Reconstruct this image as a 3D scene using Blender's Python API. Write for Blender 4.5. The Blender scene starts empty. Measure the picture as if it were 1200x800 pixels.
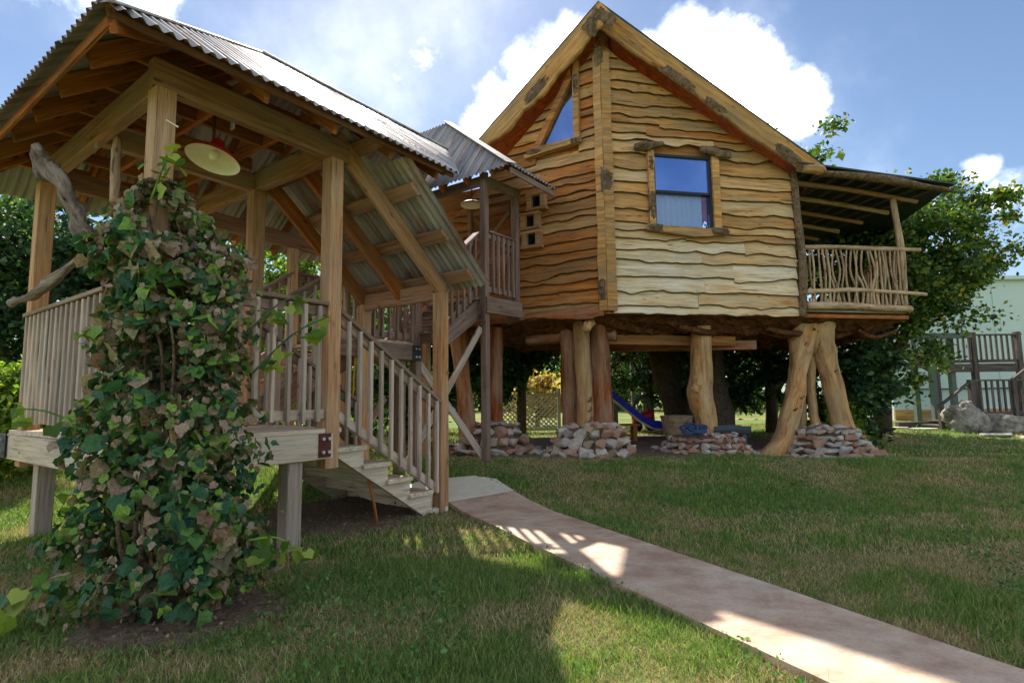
import bpy, bmesh, math, random
import numpy as np
from mathutils import Vector, Matrix, noise as mnoise

random.seed(11)
rng = np.random.default_rng(11)
SC = bpy.context.scene
COL = SC.collection
rad = math.radians

# ------------------------------------------------------------------ camera
EYE = 1.18
PIT, ROLL = rad(5.788), rad(-0.7616)
fwv = Vector((0, math.cos(PIT), math.sin(PIT))); rtv = Vector((1, 0, 0)); upv = rtv.cross(fwv)
CR = math.cos(ROLL) * rtv + math.sin(ROLL) * upv
CU = -math.sin(ROLL) * rtv + math.cos(ROLL) * upv
cd = bpy.data.cameras.new('camera'); cam = bpy.data.objects.new('camera', cd); COL.objects.link(cam)
cd.sensor_width = 36; cd.lens = 647 / 1200 * 36; cd.clip_start = .05; cd.clip_end = 2000
m = Matrix((CR, CU, -fwv)).transposed().to_4x4(); m.translation = (0, 0, EYE)
cam.matrix_world = m
SC.camera = cam

# ------------------------------------------------------------------ sky and sun
SUNH = Vector((0.225, -1.02))                       # shadow of a 1 m post on level ground
SUN_EL = math.atan2(1, SUNH.length)
to_sun = Vector((-SUNH.x, -SUNH.y, 1)).normalized()
sd = bpy.data.lights.new('sun', 'SUN'); sun = bpy.data.objects.new('sun', sd); COL.objects.link(sun)
sd.energy = 2.0; sd.angle = rad(.6); sd.color = (1, .93, .82)
sun.rotation_euler = to_sun.to_track_quat('Z', 'Y').to_euler(); sun.location = (0, 0, 30)
SC.view_settings.view_transform = 'Standard'; SC.view_settings.look = 'None'
SC.view_settings.gamma = 1; SC.view_settings.use_curve_mapping = False
SC.view_settings.exposure = 2.35
SC.render.engine = 'CYCLES'
SC.cycles.max_bounces = 8; SC.cycles.transparent_max_bounces = 8; SC.cycles.use_denoising = True

W = bpy.data.worlds.new('World'); SC.world = W; W.use_nodes = True
nt = W.node_tree; nt.nodes.clear()
def N(tree, typ, **kw):
    n = tree.nodes.new(typ)
    for k, v in kw.items():
        if k.startswith('i_'):
            n.inputs[k[2:].replace('_', ' ')].default_value = v
        else:
            setattr(n, k, v)
    return n
out = N(nt, 'ShaderNodeOutputWorld'); bg = N(nt, 'ShaderNodeBackground')
sky = N(nt, 'ShaderNodeTexSky', sky_type='NISHITA', sun_disc=False, sun_elevation=SUN_EL,
        sun_rotation=math.atan2(to_sun.x, to_sun.y), air_density=1.0, dust_density=.25, ozone_density=2.5)
tc = N(nt, 'ShaderNodeTexCoord')
nrm = N(nt, 'ShaderNodeVectorMath', operation='NORMALIZE'); nt.links.new(tc.outputs['Generated'], nrm.inputs[0])
def skydir(az, el):
    az, el = rad(az), rad(el)
    return (math.sin(az) * math.cos(el), math.cos(az) * math.cos(el), math.sin(el))
# cumulus heaps: azimuth, elevation, angular radius (degrees)
HEAPS = [(-3.4, 27, 3.6), (-.6, 29, 4), (2.3, 31.2, 3.8), (5.1, 33.6, 3.4), (7.2, 35, 3), (1, 26.5, 4), (15, 32.3, 2.8), (18.7, 33, 3.4), (21.9, 30.6, 4.0), (24.9, 28.2, 3.8), (27.6, 26, 3.2), (29, 25.2, 2.2),
         (23.9, 26, 4), (20, 28.6, 4), (13, 29, 4), (42.8, 14.8, 2.6), (45, 13.6, 3.4), (41.6, 17.1, 1.5), (-34.2, 33, 2.2)]
# larger cloud heaps added out of view, as fill light for the shade
hr = random.Random(5)
for k in range(34):
    az = 60 + (k + hr.random()) * 250 / 34; el = hr.uniform(12, 58); r0 = hr.uniform(7, 12)
    if 124 < az < 156 and el < 40: continue
    HEAPS += [(az, el, r0), (az + r0 * .9, el + hr.uniform(-3, 4), r0 * .8)]
wn = N(nt, 'ShaderNodeTexNoise', i_Scale=4.0, i_Detail=10.0, i_Roughness=.62); nt.links.new(nrm.outputs[0], wn.inputs['Vector'])
prev = None
for az, el, r in HEAPS:
    d = N(nt, 'ShaderNodeVectorMath', operation='DISTANCE'); nt.links.new(nrm.outputs[0], d.inputs[0]); d.inputs[1].default_value = skydir(az, el)
    mr = N(nt, 'ShaderNodeMapRange'); mr.inputs['From Min'].default_value = rad(r) * 1.25; mr.inputs['From Max'].default_value = 0
    nt.links.new(d.outputs['Value'], mr.inputs['Value'])
    if prev is None: prev = mr.outputs[0]
    else:
        mx = N(nt, 'ShaderNodeMath', operation='MAXIMUM'); nt.links.new(prev, mx.inputs[0]); nt.links.new(mr.outputs[0], mx.inputs[1]); prev = mx.outputs[0]
ma = N(nt, 'ShaderNodeMath', operation='MULTIPLY_ADD'); nt.links.new(wn.outputs['Fac'], ma.inputs[0]); ma.inputs[1].default_value = 3.2; ma.inputs[2].default_value = -1.74
ad = N(nt, 'ShaderNodeMath', operation='ADD'); nt.links.new(prev, ad.inputs[0]); nt.links.new(ma.outputs[0], ad.inputs[1])
cm = N(nt, 'ShaderNodeMapRange', interpolation_type='SMOOTHSTEP'); cm.inputs['From Min'].default_value = .22; cm.inputs['From Max'].default_value = 1.45; cm.inputs['To Max'].default_value = .95
nt.links.new(ad.outputs[0], cm.inputs['Value'])
# thin veil of high cloud everywhere
wn2 = N(nt, 'ShaderNodeTexNoise', i_Scale=2.2, i_Detail=8.0, i_Roughness=.6); nt.links.new(nrm.outputs[0], wn2.inputs['Vector'])
vm = N(nt, 'ShaderNodeMapRange', interpolation_type='SMOOTHSTEP'); vm.inputs['From Min'].default_value = .45; vm.inputs['From Max'].default_value = .8; vm.inputs['To Max'].default_value = .06
nt.links.new(wn2.outputs['Fac'], vm.inputs['Value'])
cmx = N(nt, 'ShaderNodeMath', operation='MAXIMUM'); nt.links.new(cm.outputs[0], cmx.inputs[0]); nt.links.new(vm.outputs[0], cmx.inputs[1])
mix = N(nt, 'ShaderNodeMixRGB'); nt.links.new(cmx.outputs[0], mix.inputs['Fac'])
gam = N(nt, 'ShaderNodeHueSaturation'); gam.inputs['Saturation'].default_value = 1.0; gam.inputs['Value'].default_value = .28
nt.links.new(sky.outputs[0], gam.inputs['Color'])
nt.links.new(gam.outputs[0], mix.inputs['Color1']); wn3 = N(nt, 'ShaderNodeTexNoise', i_Scale=9.0, i_Detail=6.0, i_Roughness=.55); nt.links.new(nrm.outputs[0], wn3.inputs['Vector'])
crp = N(nt, 'ShaderNodeValToRGB'); crp.color_ramp.elements[0].position = .36; crp.color_ramp.elements[1].position = .62
crp.color_ramp.elements[0].color = (.42, .43, .46, 1); crp.color_ramp.elements[1].color = (1, .97, .92, 1); nt.links.new(wn3.outputs['Fac'], crp.inputs['Fac'])
cml = N(nt, 'ShaderNodeMixRGB', blend_type='MULTIPLY'); cml.inputs['Fac'].default_value = 1; nt.links.new(crp.outputs[0], cml.inputs['Color1']); cml.inputs['Color2'].default_value = (23, 22.6, 21.8, 1)
nt.links.new(cml.outputs[0], mix.inputs['Color2'])
nt.links.new(mix.outputs[0], bg.inputs['Color']); bg.inputs['Strength'].default_value = .10
nt.links.new(bg.outputs[0], out.inputs['Surface'])

# ------------------------------------------------------------------ helpers
WORLD = {}
def put(o, parent, M):
    """link o with world matrix M under parent"""
    COL.objects.link(o)
    WORLD[o.name] = M
    if parent is not None:
        o.parent = parent
        o.matrix_parent_inverse = WORLD[parent.name].inverted()
    o.matrix_basis = M
    return o
def tag(o, label=None, cat=None, group=None, kind=None):
    if label: o['label'] = label
    if cat: o['category'] = cat
    if group: o['group'] = group
    if kind: o['kind'] = kind
    return o
def thing(name, label, cat, loc=(0, 0, 0), group=None):
    o = bpy.data.objects.new(name, None); o.empty_display_size = .2
    put(o, None, Matrix.Translation(loc)); return tag(o, label, cat, group)
def mk(name, verts, faces, mat, parent=None, M=None, smooth=False):
    me = bpy.data.meshes.new(name); me.from_pydata([tuple(v) for v in verts], [], faces); me.update()
    if smooth: me.polygons.foreach_set('use_smooth', [True] * len(me.polygons))
    if mat: me.materials.append(mat)
    return put(bpy.data.objects.new(name, me), parent, M or Matrix.Identity(4))
def inst(name, me, parent, M):
    return put(bpy.data.objects.new(name, me), parent, M)
def frame(p0, p1, up=(0, 0, 1)):
    p0, p1 = Vector(p0), Vector(p1); x = (p1 - p0); L = x.length; x.normalize()
    up = Vector(up)
    if abs(x.dot(up)) > .98: up = Vector((0, 1, 0))
    y = up.cross(x).normalized(); z = x.cross(y)
    M = Matrix((x, y, z)).transposed().to_4x4(); M.translation = p0
    return M, L
def beam(name, p0, p1, w, h, mat, parent=None, up=(0, 0, 1), ch=.006, cut0=0, cut1=0):
    """chamfered timber from p0 to p1 (centre line), w across, h along up; ends cut off-square by cut0/cut1"""
    M, L = frame(p0, p1, up)
    a, b = w / 2, h / 2; c = min(ch, a * .4, b * .4)
    sec = [(-a + c, -b), (a - c, -b), (a, -b + c), (a, b - c), (a - c, b), (-a + c, b), (-a, b - c), (-a, -b + c)]
    vs = [(0 + cut0 * z / h, y, z) for y, z in sec] + [(L + cut1 * z / h, y, z) for y, z in sec]
    fs = [(i, (i + 1) % 8, (i + 1) % 8 + 8, i + 8) for i in range(8)] + [tuple(range(7, -1, -1)), tuple(range(8, 16))]
    return mk(name, vs, fs, mat, parent, M)
def fbm(x, y=0., z=0., o=4):
    return mnoise.fractal(Vector((x, y, z)), 1., 2., o)
def tube(name, pts, rads, mat, parent=None, seg=10, rough=.12, freq=3., sub=6, cap=True, flat=1., twist=0):
    """rough log through pts with radii, along a smooth curve"""
    P = [Vector(p) for p in pts]; n = len(P)
    Q, Rr = [], []
    for i in range(n - 1):
        p0 = P[max(i - 1, 0)]; p1 = P[i]; p2 = P[i + 1]; p3 = P[min(i + 2, n - 1)]
        for k in range(sub):
            t = k / sub
            q = .5 * ((2 * p1) + (-p0 + p2) * t + (2 * p0 - 5 * p1 + 4 * p2 - p3) * t * t + (-p0 + 3 * p1 - 3 * p2 + p3) * t ** 3)
            Q.append(q); Rr.append(rads[i] * (1 - t) + rads[i + 1] * t)
    Q.append(P[-1]); Rr.append(rads[-1])
    base = Vector(P[0]); ph = random.random() * 100
    vs, fs = [], []
    d0 = (Q[1] - Q[0]).normalized(); ref = Vector((1, 0, 0)) if abs(d0.x) < .8 else Vector((0, 1, 0))
    a = (ref - ref.dot(d0) * d0).normalized()
    for i, q in enumerate(Q):
        d = (Q[min(i + 1, len(Q) - 1)] - Q[max(i - 1, 0)]).normalized()
        a = (a - a.dot(d) * d).normalized(); b = d.cross(a)
        for k in range(seg):
            th = 2 * math.pi * k / seg + twist * i
            r = Rr[i] * (1 + rough * 2 * fbm(math.cos(th) * 1.3 + ph, math.sin(th) * 1.3, i * freq / sub / 3))
            vs.append(q - base + a * (math.cos(th) * r) + b * (math.sin(th) * r * flat))
    for i in range(len(Q) - 1):
        for k in range(seg):
            fs.append((i * seg + k, i * seg + (k + 1) % seg, (i + 1) * seg + (k + 1) % seg, (i + 1) * seg + k))
    if cap:
        fs.append(tuple(range(seg - 1, -1, -1))); fs.append(tuple(range((len(Q) - 1) * seg, len(Q) * seg)))
    M, _ = frame(P[0], P[-1]); Mi = M.to_3x3().inverted()
    return mk(name, [Mi @ v for v in vs], fs, mat, parent, M, smooth=True)
def prism(name, poly, thick, mat, parent, M):
    """polygon (x,z) extruded along local y by thick"""
    n = len(poly)
    vs = [(x, 0, z) for x, z in poly] + [(x, thick, z) for x, z in poly]
    fs = [tuple(range(n)), tuple(range(2 * n - 1, n - 1, -1))] + [(i + n, (i + 1) % n + n, (i + 1) % n, i) for i in range(n)]
    o = mk(name, vs, fs, mat, parent, M)
    bm = bmesh.new(); bm.from_mesh(o.data); bmesh.ops.recalc_face_normals(bm, faces=bm.faces); bm.to_mesh(o.data); bm.free()
    return o
def soup(name, V, F, mat, parent=None, M=None, smooth=False):
    """fast mesh from numpy: V (n,3); F (m,k)"""
    me = bpy.data.meshes.new(name)
    k = F.shape[1]
    me.vertices.add(len(V)); me.vertices.foreach_set('co', V.astype(np.float32).ravel())
    me.loops.add(F.size); me.loops.foreach_set('vertex_index', F.astype(np.int32).ravel())
    me.polygons.add(len(F)); me.polygons.foreach_set('loop_start', np.arange(0, F.size, k, dtype=np.int32))
    me.polygons.foreach_set('loop_total', np.full(len(F), k, dtype=np.int32))
    me.update(calc_edges=True)
    if smooth: me.polygons.foreach_set('use_smooth', np.ones(len(F), dtype=bool))
    me.materials.append(mat)
    return put(bpy.data.objects.new(name, me), parent, M or Matrix.Identity(4))

# ------------------------------------------------------------------ materials
def srgb(r, g, b):
    f = lambda c: (c / 255 / 12.92) if c <= 10.3 else ((c / 255 + .055) / 1.055) ** 2.4
    return (f(r), f(g), f(b), 1)
def newmat(name):
    mt = bpy.data.materials.new(name); mt.use_nodes = True
    t = mt.node_tree; b = t.nodes['Principled BSDF']; return mt, t, b
def ramp(t, src, stops, interp='LINEAR'):
    r = N(t, 'ShaderNodeValToRGB'); r.color_ramp.interpolation = interp
    e = r.color_ramp.elements
    while len(e) < len(stops): e.new(.5)
    for el, (p, c) in zip(e, stops): el.position = p; el.color = c if len(c) == 4 else (*c, 1)
    if src is not None: t.links.new(src, r.inputs['Fac'])
    return r.outputs['Color']
def objcoords(t, scale, jitter=True):
    c = N(t, 'ShaderNodeTexCoord'); mp = N(t, 'ShaderNodeMapping'); mp.inputs['Scale'].default_value = scale
    if jitter:
        oi = N(t, 'ShaderNodeObjectInfo'); mu = N(t, 'ShaderNodeMath', operation='MULTIPLY'); mu.inputs[1].default_value = 37.
        t.links.new(oi.outputs['Random'], mu.inputs[0])
        va = N(t, 'ShaderNodeVectorMath', operation='ADD'); t.links.new(c.outputs['Object'], va.inputs[0]); t.links.new(mu.outputs[0], va.inputs[1])
        t.links.new(va.outputs[0], mp.inputs['Vector'])
    else: t.links.new(c.outputs['Object'], mp.inputs['Vector'])
    return mp.outputs[0]
def noise(t, vec, scale=1., detail=6., rough=.6, dist=0.):
    n = N(t, 'ShaderNodeTexNoise', i_Scale=scale, i_Detail=detail, i_Roughness=rough, i_Distortion=dist)
    if vec is not None: t.links.new(vec, n.inputs['Vector'])
    return n.outputs['Fac']
def mixc(t, fac, a, b, mode='MIX'):
    x = N(t, 'ShaderNodeMixRGB', blend_type=mode)
    for s, v in ((0, fac), (1, a), (2, b)):
        if hasattr(v, 'links'): t.links.new(v, x.inputs[s])
        else: x.inputs[s].default_value = v
    return x.outputs[0]
def bump(t, b, h, strength=.4, dist=.01):
    n = N(t, 'ShaderNodeBump'); n.inputs['Strength'].default_value = strength; n.inputs['Distance'].default_value = dist
    t.links.new(h, n.inputs['Height']); t.links.new(n.outputs[0], b.inputs['Normal'])
def randval(t, col, lo, hi, slo=1., shi=1.):
    oi = N(t, 'ShaderNodeObjectInfo'); mr = N(t, 'ShaderNodeMapRange'); mr.inputs['To Min'].default_value = lo; mr.inputs['To Max'].default_value = hi
    t.links.new(oi.outputs['Random'], mr.inputs['Value'])
    h = N(t, 'ShaderNodeHueSaturation'); t.links.new(col, h.inputs['Color']); t.links.new(mr.outputs[0], h.inputs['Value'])
    return h.outputs[0]
def wood(name, dark, mid, light, weather=None, wamt=.5, grain=(1.6, 26, 26), rough=.8, bstr=.5, lo=.8, hi=1.15, knots=True, bd=.006):
    mt, t, b = newmat(name)
    v = objcoords(t, grain); g = noise(t, v, 1., 8., .65, .4)
    col = ramp(t, g, [(.28, dark), (.5, mid), (.72, light)])
    if knots:
        kv = objcoords(t, (3.2, 9, 9)); vo = N(t, 'ShaderNodeTexVoronoi'); vo.inputs['Scale'].default_value = 1.; t.links.new(kv, vo.inputs['Vector'])
        kf = ramp(t, vo.outputs['Distance'], [(.05, (1, 1, 1)), (.16, (0, 0, 0))])
        col = mixc(t, kf, col, tuple(c * .45 for c in dark[:3]) + (1,))
    if weather:
        wv = objcoords(t, (1.1, 4, 4)); wf = noise(t, wv, 1., 5., .6)
        wr = ramp(t, wf, [(.5 - wamt * .35, (0, 0, 0)), (.78 - wamt * .2, (1, 1, 1))])
        wc = ramp(t, g, [(.3, tuple(c * .7 for c in weather[:3])), (.65, weather)])
        col = mixc(t, wr, col, wc)
    fib = noise(t, objcoords(t, (grain[0] * 2.2, grain[1] * 4.5, grain[2] * 4.5)), 1., 5., .7)
    col = mixc(t, .85, col, ramp(t, fib, [(.30, (.58, .53, .48)), (.46, (1.0, .99, .97)), (.70, (1.25, 1.23, 1.2))]), 'MULTIPLY')
    ck = noise(t, objcoords(t, (grain[0] * .9, grain[1] * 2.2, grain[2] * 2.2)), 1., 3., .5)
    col = mixc(t, .8, col, ramp(t, ck, [(.30, (.22, .18, .15)), (.345, (1, 1, 1))]), 'MULTIPLY')
    col = randval(t, col, lo, hi)
    t.links.new(col, b.inputs['Base Color']); b.inputs['Roughness'].default_value = rough
    b.inputs['Specular IOR Level'].default_value = .25
    bump(t, b, mixc(t, .5, g, fib), bstr * 1.2, bd)
    return mt
M_CEDAR = wood('cedar_timber', srgb(122, 74, 42), srgb(190, 134, 86), srgb(216, 168, 118), srgb(190, 160, 130), .5)
M_BEAM = wood('beam_timber', srgb(100, 62, 42), srgb(164, 116, 82), srgb(192, 148, 110), srgb(158, 134, 116), .5)
M_RAFT = wood('rafter_timber', srgb(110, 58, 26), srgb(164, 96, 46), srgb(190, 124, 66), srgb(140, 104, 74), .25)
M_FASC = wood('fascia_timber', srgb(70, 40, 28), srgb(120, 76, 54), srgb(150, 104, 78), srgb(120, 100, 86), .4)
M_GREY = wood('weathered_rail', srgb(122, 96, 80), srgb(184, 160, 142), srgb(210, 192, 174), srgb(198, 184, 170), .55, lo=.74, hi=1.14)
M_CAP = wood('brown_rail_cap', srgb(78, 56, 46), srgb(132, 104, 86), srgb(164, 138, 116), srgb(150, 132, 116), .5)
M_PALE = wood('pale_step_timber', srgb(150, 120, 92), srgb(210, 188, 160), srgb(230, 214, 192), srgb(212, 200, 184), .5, lo=.86, hi=1.1)
M_PURPLE = wood('dark_porch_timber', srgb(84, 62, 54), srgb(134, 106, 92), srgb(162, 136, 120), srgb(140, 124, 116), .4)
M_DARKDECK = wood('greyed_deck_timber', srgb(52, 47, 45), srgb(92, 84, 80), srgb(118, 110, 104), None, lo=.8, hi=1.2)
M_BTAN = wood('board_tan', srgb(124, 74, 32), srgb(202, 148, 82), srgb(224, 180, 118), srgb(164, 140, 104), .42, grain=(1.3, 14, 15), bstr=.6, lo=.84, hi=1.12, bd=.01)
M_BPALE = wood('board_pale', srgb(170, 128, 72), srgb(216, 180, 122), srgb(234, 212, 168), srgb(228, 216, 192), .6, grain=(1.3, 14, 15), bstr=.4, lo=.86, hi=1.08, bd=.01)
M_BMID = wood('board_straw', srgb(140, 92, 44), srgb(208, 160, 96), srgb(228, 192, 136), srgb(206, 184, 148), .5, grain=(1.3, 14, 15), bstr=.6, lo=.88, hi=1.08, bd=.01)
M_BORANGE = wood('board_orange', srgb(112, 56, 20), srgb(188, 114, 50), srgb(216, 152, 84), srgb(156, 124, 84), .4, grain=(1.3, 14, 15), bstr=.6, lo=.82, hi=1.14, bd=.01)
M_BRED = wood('red_heartwood', srgb(92, 38, 14), srgb(160, 84, 40), srgb(200, 136, 84), srgb(190, 164, 136), .35, grain=(1.2, 12, 12), bstr=.9, bd=.02)
M_TRUNK = wood('peeled_trunk', srgb(112, 64, 28), srgb(196, 142, 82), srgb(220, 178, 122), srgb(190, 166, 128), .45, grain=(1.6, 9, 9), bstr=.9, bd=.025, lo=.9, hi=1.05)
M_DRIFT = wood('driftwood', srgb(62, 50, 44), srgb(128, 112, 100), srgb(172, 156, 144), srgb(150, 136, 128), .35, grain=(2.2, 22, 22), bstr=1., bd=.02)
M_STICK = wood('bare_stick', srgb(108, 84, 62), srgb(172, 146, 116), srgb(200, 176, 146), None, grain=(3, 14, 14), lo=.8, hi=1.2)
def bark(name, c0, c1, c2, sc=9., bs=1., bd=.03):
    mt, t, b = newmat(name); v = objcoords(t, (1, 1, 1))
    vo = N(t, 'ShaderNodeTexVoronoi'); vo.inputs['Scale'].default_value = sc
    nn = N(t, 'ShaderNodeTexNoise', i_Scale=sc * .8, i_Detail=8.0, i_Roughness=.7); t.links.new(v, nn.inputs['Vector'])
    va = N(t, 'ShaderNodeVectorMath', operation='ADD'); t.links.new(v, va.inputs[0]); t.links.new(nn.outputs['Color'], va.inputs[1]); t.links.new(va.outputs[0], vo.inputs['Vector'])
    h = mixc(t, .5, vo.outputs['Distance'], nn.outputs['Fac'])
    col = ramp(t, h, [(.25, c0), (.45, c1), (.65, c2)])
    t.links.new(randval(t, col, .85, 1.15), b.inputs['Base Color']); b.inputs['Roughness'].default_value = .9; b.inputs['Specular IOR Level'].default_value = .2
    bump(t, b, h, bs, bd); return mt
M_BARK = bark('rough_bark', srgb(70, 52, 38), srgb(122, 98, 74), srgb(160, 138, 112))
M_EDGESHADE = bark('live_edge_shade', srgb(44, 26, 14), srgb(86, 54, 30), srgb(124, 84, 50), 14.)
M_ROOT = bark('underside_slab', srgb(52, 30, 16), srgb(104, 64, 36), srgb(140, 94, 58), 6., 1., .05)
M_TBARK = bark('tree_bark', srgb(46, 38, 30), srgb(86, 72, 58), srgb(120, 104, 86), 12.)
def plain(name, col, rough=.6, metal=0., n=.12, sc=20., spec=.4):
    mt, t, b = newmat(name); v = objcoords(t, (1, 1, 1)); f = noise(t, v, sc, 5., .6)
    c = ramp(t, f, [(.3, tuple(x * (1 - n) for x in col[:3])), (.7, tuple(min(1, x * (1 + n)) for x in col[:3]))])
    t.links.new(c, b.inputs['Base Color']); b.inputs['Roughness'].default_value = rough; b.inputs['Metallic'].default_value = metal; b.inputs['Specular IOR Level'].default_value = spec
    bump(t, b, f, .15, .004); return mt
M_IRON = plain('dark_red_iron', srgb(86, 34, 28), .6, .0, .3)
M_BLACKIRON = plain('black_iron', srgb(52, 52, 58), .55, .2)
M_BOLT = plain('galvanised_bolt', srgb(190, 190, 190), .4, .7)
M_BLACK = plain('black_frame', srgb(30, 32, 40), .4)
M_DARKROOM = plain('dark_interior', srgb(40, 32, 28), .9)
M_ROOFEDGE = plain('green_black_roofing', srgb(38, 52, 50), .5, .1)
M_REDENAMEL = plain('red_enamel', srgb(150, 30, 18), .3, 0, .08, 20, .6)
M_CREAM = plain('cream_enamel', srgb(240, 232, 205), .35, 0, .04)
M_BLUEPLASTIC = plain('blue_plastic', srgb(24, 40, 170), .35, 0, .08, 10, .5)
M_HOSE = plain('blue_rubber', srgb(44, 66, 104), .5)
M_REDPLASTIC = plain('red_plastic', srgb(190, 40, 36), .4)
M_TROUGH = plain('grey_trough', srgb(78, 84, 94), .7)
M_YELLOW = plain('yellow_strap', srgb(226, 176, 30), .6)
M_CURTAIN = plain('white_curtain', srgb(232, 236, 240), .9, 0, .04, 30)
M_PALEWALL = plain('pale_green_render', srgb(204, 222, 215), .8, 0, .05, .6)
M_LATTICE = plain('lattice_white', srgb(190, 180, 160), .8)
def corrmat():
    mt, t, b = newmat('corrugated_steel')
    v = objcoords(t, (1, .35, 1)); f = noise(t, v, 3.2, 7., .65); f2 = noise(t, objcoords(t, (8, .5, 8)), 1., 5., .6)
    base = ramp(t, f2, [(.3, srgb(112, 112, 114)), (.7, srgb(186, 180, 176))])
    rf = ramp(t, f, [(.53, (0, 0, 0)), (.63, (1, 1, 1))])
    rust = ramp(t, f2, [(.3, srgb(92, 52, 36)), (.7, srgb(168, 120, 92))])
    sc = N(t, 'ShaderNodeMath', operation='MULTIPLY'); sc.inputs[1].default_value = .75; t.links.new(rf, sc.inputs[0])
    col = mixc(t, sc.outputs[0], base, rust)
    t.links.new(randval(t, col, .85, 1.1), b.inputs['Base Color']); b.inputs['Roughness'].default_value = .5; b.inputs['Metallic'].default_value = .15
    return mt
M_CORR = corrmat()
def stonemat():
    mt, t, b = newmat('fieldstone'); f = noise(t, objcoords(t, (1, 1, 1)), 9., 8., .65)
    oi = N(t, 'ShaderNodeObjectInfo')
    base = ramp(t, oi.outputs['Random'], [(0, srgb(222, 214, 200)), (.25, srgb(192, 184, 176)), (.45, srgb(228, 216, 200)), (.65, srgb(206, 164, 138)), (.82, srgb(176, 128, 104)), (1, srgb(214, 196, 176))])
    col = mixc(t, .65, base, ramp(t, f, [(.3, (.25, .22, .2)), (.6, (1, 1, 1))]), 'MULTIPLY')
    t.links.new(col, b.inputs['Base Color']); b.inputs['Roughness'].default_value = .9; bump(t, b, f, .8, .03); return mt
M_STONE = stonemat()
def bouldermat():
    mt, t, b = newmat('pitted_limestone'); f = noise(t, objcoords(t, (1, 1, 1)), 5., 10., .7)
    t.links.new(ramp(t, f, [(.32, srgb(60, 56, 52)), (.5, srgb(150, 144, 134)), (.7, srgb(196, 190, 180))]), b.inputs['Base Color'])
    b.inputs['Roughness'].default_value = .95; bump(t, b, f, 1., .08); return mt
M_BOULDER = bouldermat()
def glassmat(name, tint, refl):
    mt = bpy.data.materials.new(name); mt.use_nodes = True; t = mt.node_tree; t.nodes.clear()
    o = N(t, 'ShaderNodeOutputMaterial'); tr = N(t, 'ShaderNodeBsdfTransparent'); gl = N(t, 'ShaderNodeBsdfGlossy'); mx = N(t, 'ShaderNodeMixShader')
    tr.inputs['Color'].default_value = (*tint, 1); gl.inputs['Roughness'].default_value = .02; gl.inputs['Color'].default_value = (.42, .6, 1, 1)
    fr = N(t, 'ShaderNodeFresnel'); fr.inputs['IOR'].default_value = 1.5
    a = N(t, 'ShaderNodeMath', operation='ADD', use_clamp=True); a.inputs[1].default_value = refl; t.links.new(fr.outputs[0], a.inputs[0])
    t.links.new(a.outputs[0], mx.inputs[0]); t.links.new(tr.outputs[0], mx.inputs[1]); t.links.new(gl.outputs[0], mx.inputs[2]); t.links.new(mx.outputs[0], o.inputs['Surface'])
    return mt
M_GLASS = glassmat('coated_glass', (.5, .6, .75), .55)
M_GLASS2 = glassmat('clear_glass', (.92, .95, .98), .03)
def leafmat(name, stops, transl=.35, trcol=(1.2, 1.3, .5), per_object=False, rough=.55, mottle=0.):
    mt = bpy.data.materials.new(name); mt.use_nodes = True; t = mt.node_tree; b = t.nodes['Principled BSDF']; o = t.nodes['Material Output']
    if per_object: src = N(t, 'ShaderNodeObjectInfo').outputs['Random']
    else: src = N(t, 'ShaderNodeNewGeometry').outputs['Random Per Island']
    col = ramp(t, src, stops)
    if mottle:
        ps = N(t, 'ShaderNodeNewGeometry').outputs['Position']; f = noise(t, ps, 70., 4., .6)
        col = mixc(t, mottle, col, ramp(t, f, [(.32, (.42, .36, .24)), (.5, (1, 1, 1)), (.72, (1.3, 1.2, .95))]), 'MULTIPLY'); bump(t, b, f, .5, .01)
    t.links.new(col, b.inputs['Base Color']); b.inputs['Roughness'].default_value = rough; b.inputs['Specular IOR Level'].default_value = .3
    tr = N(t, 'ShaderNodeBsdfTranslucent'); t.links.new(mixc(t, 1., col, (*trcol, 1), 'MULTIPLY'), tr.inputs['Color'])
    mx = N(t, 'ShaderNodeMixShader'); mx.inputs[0].default_value = transl
    t.links.new(b.outputs[0], mx.inputs[1]); t.links.new(tr.outputs[0], mx.inputs[2]); t.links.new(mx.outputs[0], o.inputs['Surface'])
    return mt
VINE_STOPS = [(0, srgb(46, 88, 60)), (.25, srgb(66, 112, 78)), (.42, srgb(96, 138, 66)), (.54, srgb(140, 174, 72)), (.62, srgb(128, 146, 92)), (.70, srgb(160, 140, 112)), (.80, srgb(188, 164, 144)), (.87, srgb(126, 96, 74)), (.93, srgb(72, 112, 84)), (1, srgb(60, 100, 70))]
M_VINE = leafmat('vine_leaf', VINE_STOPS, .25, mottle=.8)
M_VINE1 = leafmat('vine_leaf_single', VINE_STOPS, .25, per_object=True, mottle=.8)
M_VINEDRY = leafmat('vine_leaf_dry', [(0, srgb(110, 88, 68)), (.3, srgb(150, 126, 104)), (.55, srgb(184, 160, 142)), (.75, srgb(134, 132, 96)), (1, srgb(104, 120, 82))], .2, mottle=.8)
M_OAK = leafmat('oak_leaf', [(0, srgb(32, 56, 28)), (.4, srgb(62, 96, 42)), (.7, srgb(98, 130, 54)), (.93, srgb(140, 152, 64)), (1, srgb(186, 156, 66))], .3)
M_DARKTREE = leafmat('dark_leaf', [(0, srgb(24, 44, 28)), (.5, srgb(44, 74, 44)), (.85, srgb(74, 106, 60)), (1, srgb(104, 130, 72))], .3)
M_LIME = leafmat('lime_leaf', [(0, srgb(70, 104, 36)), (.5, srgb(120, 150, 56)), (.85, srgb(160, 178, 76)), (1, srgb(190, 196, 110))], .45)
M_GRASS = None
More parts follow.
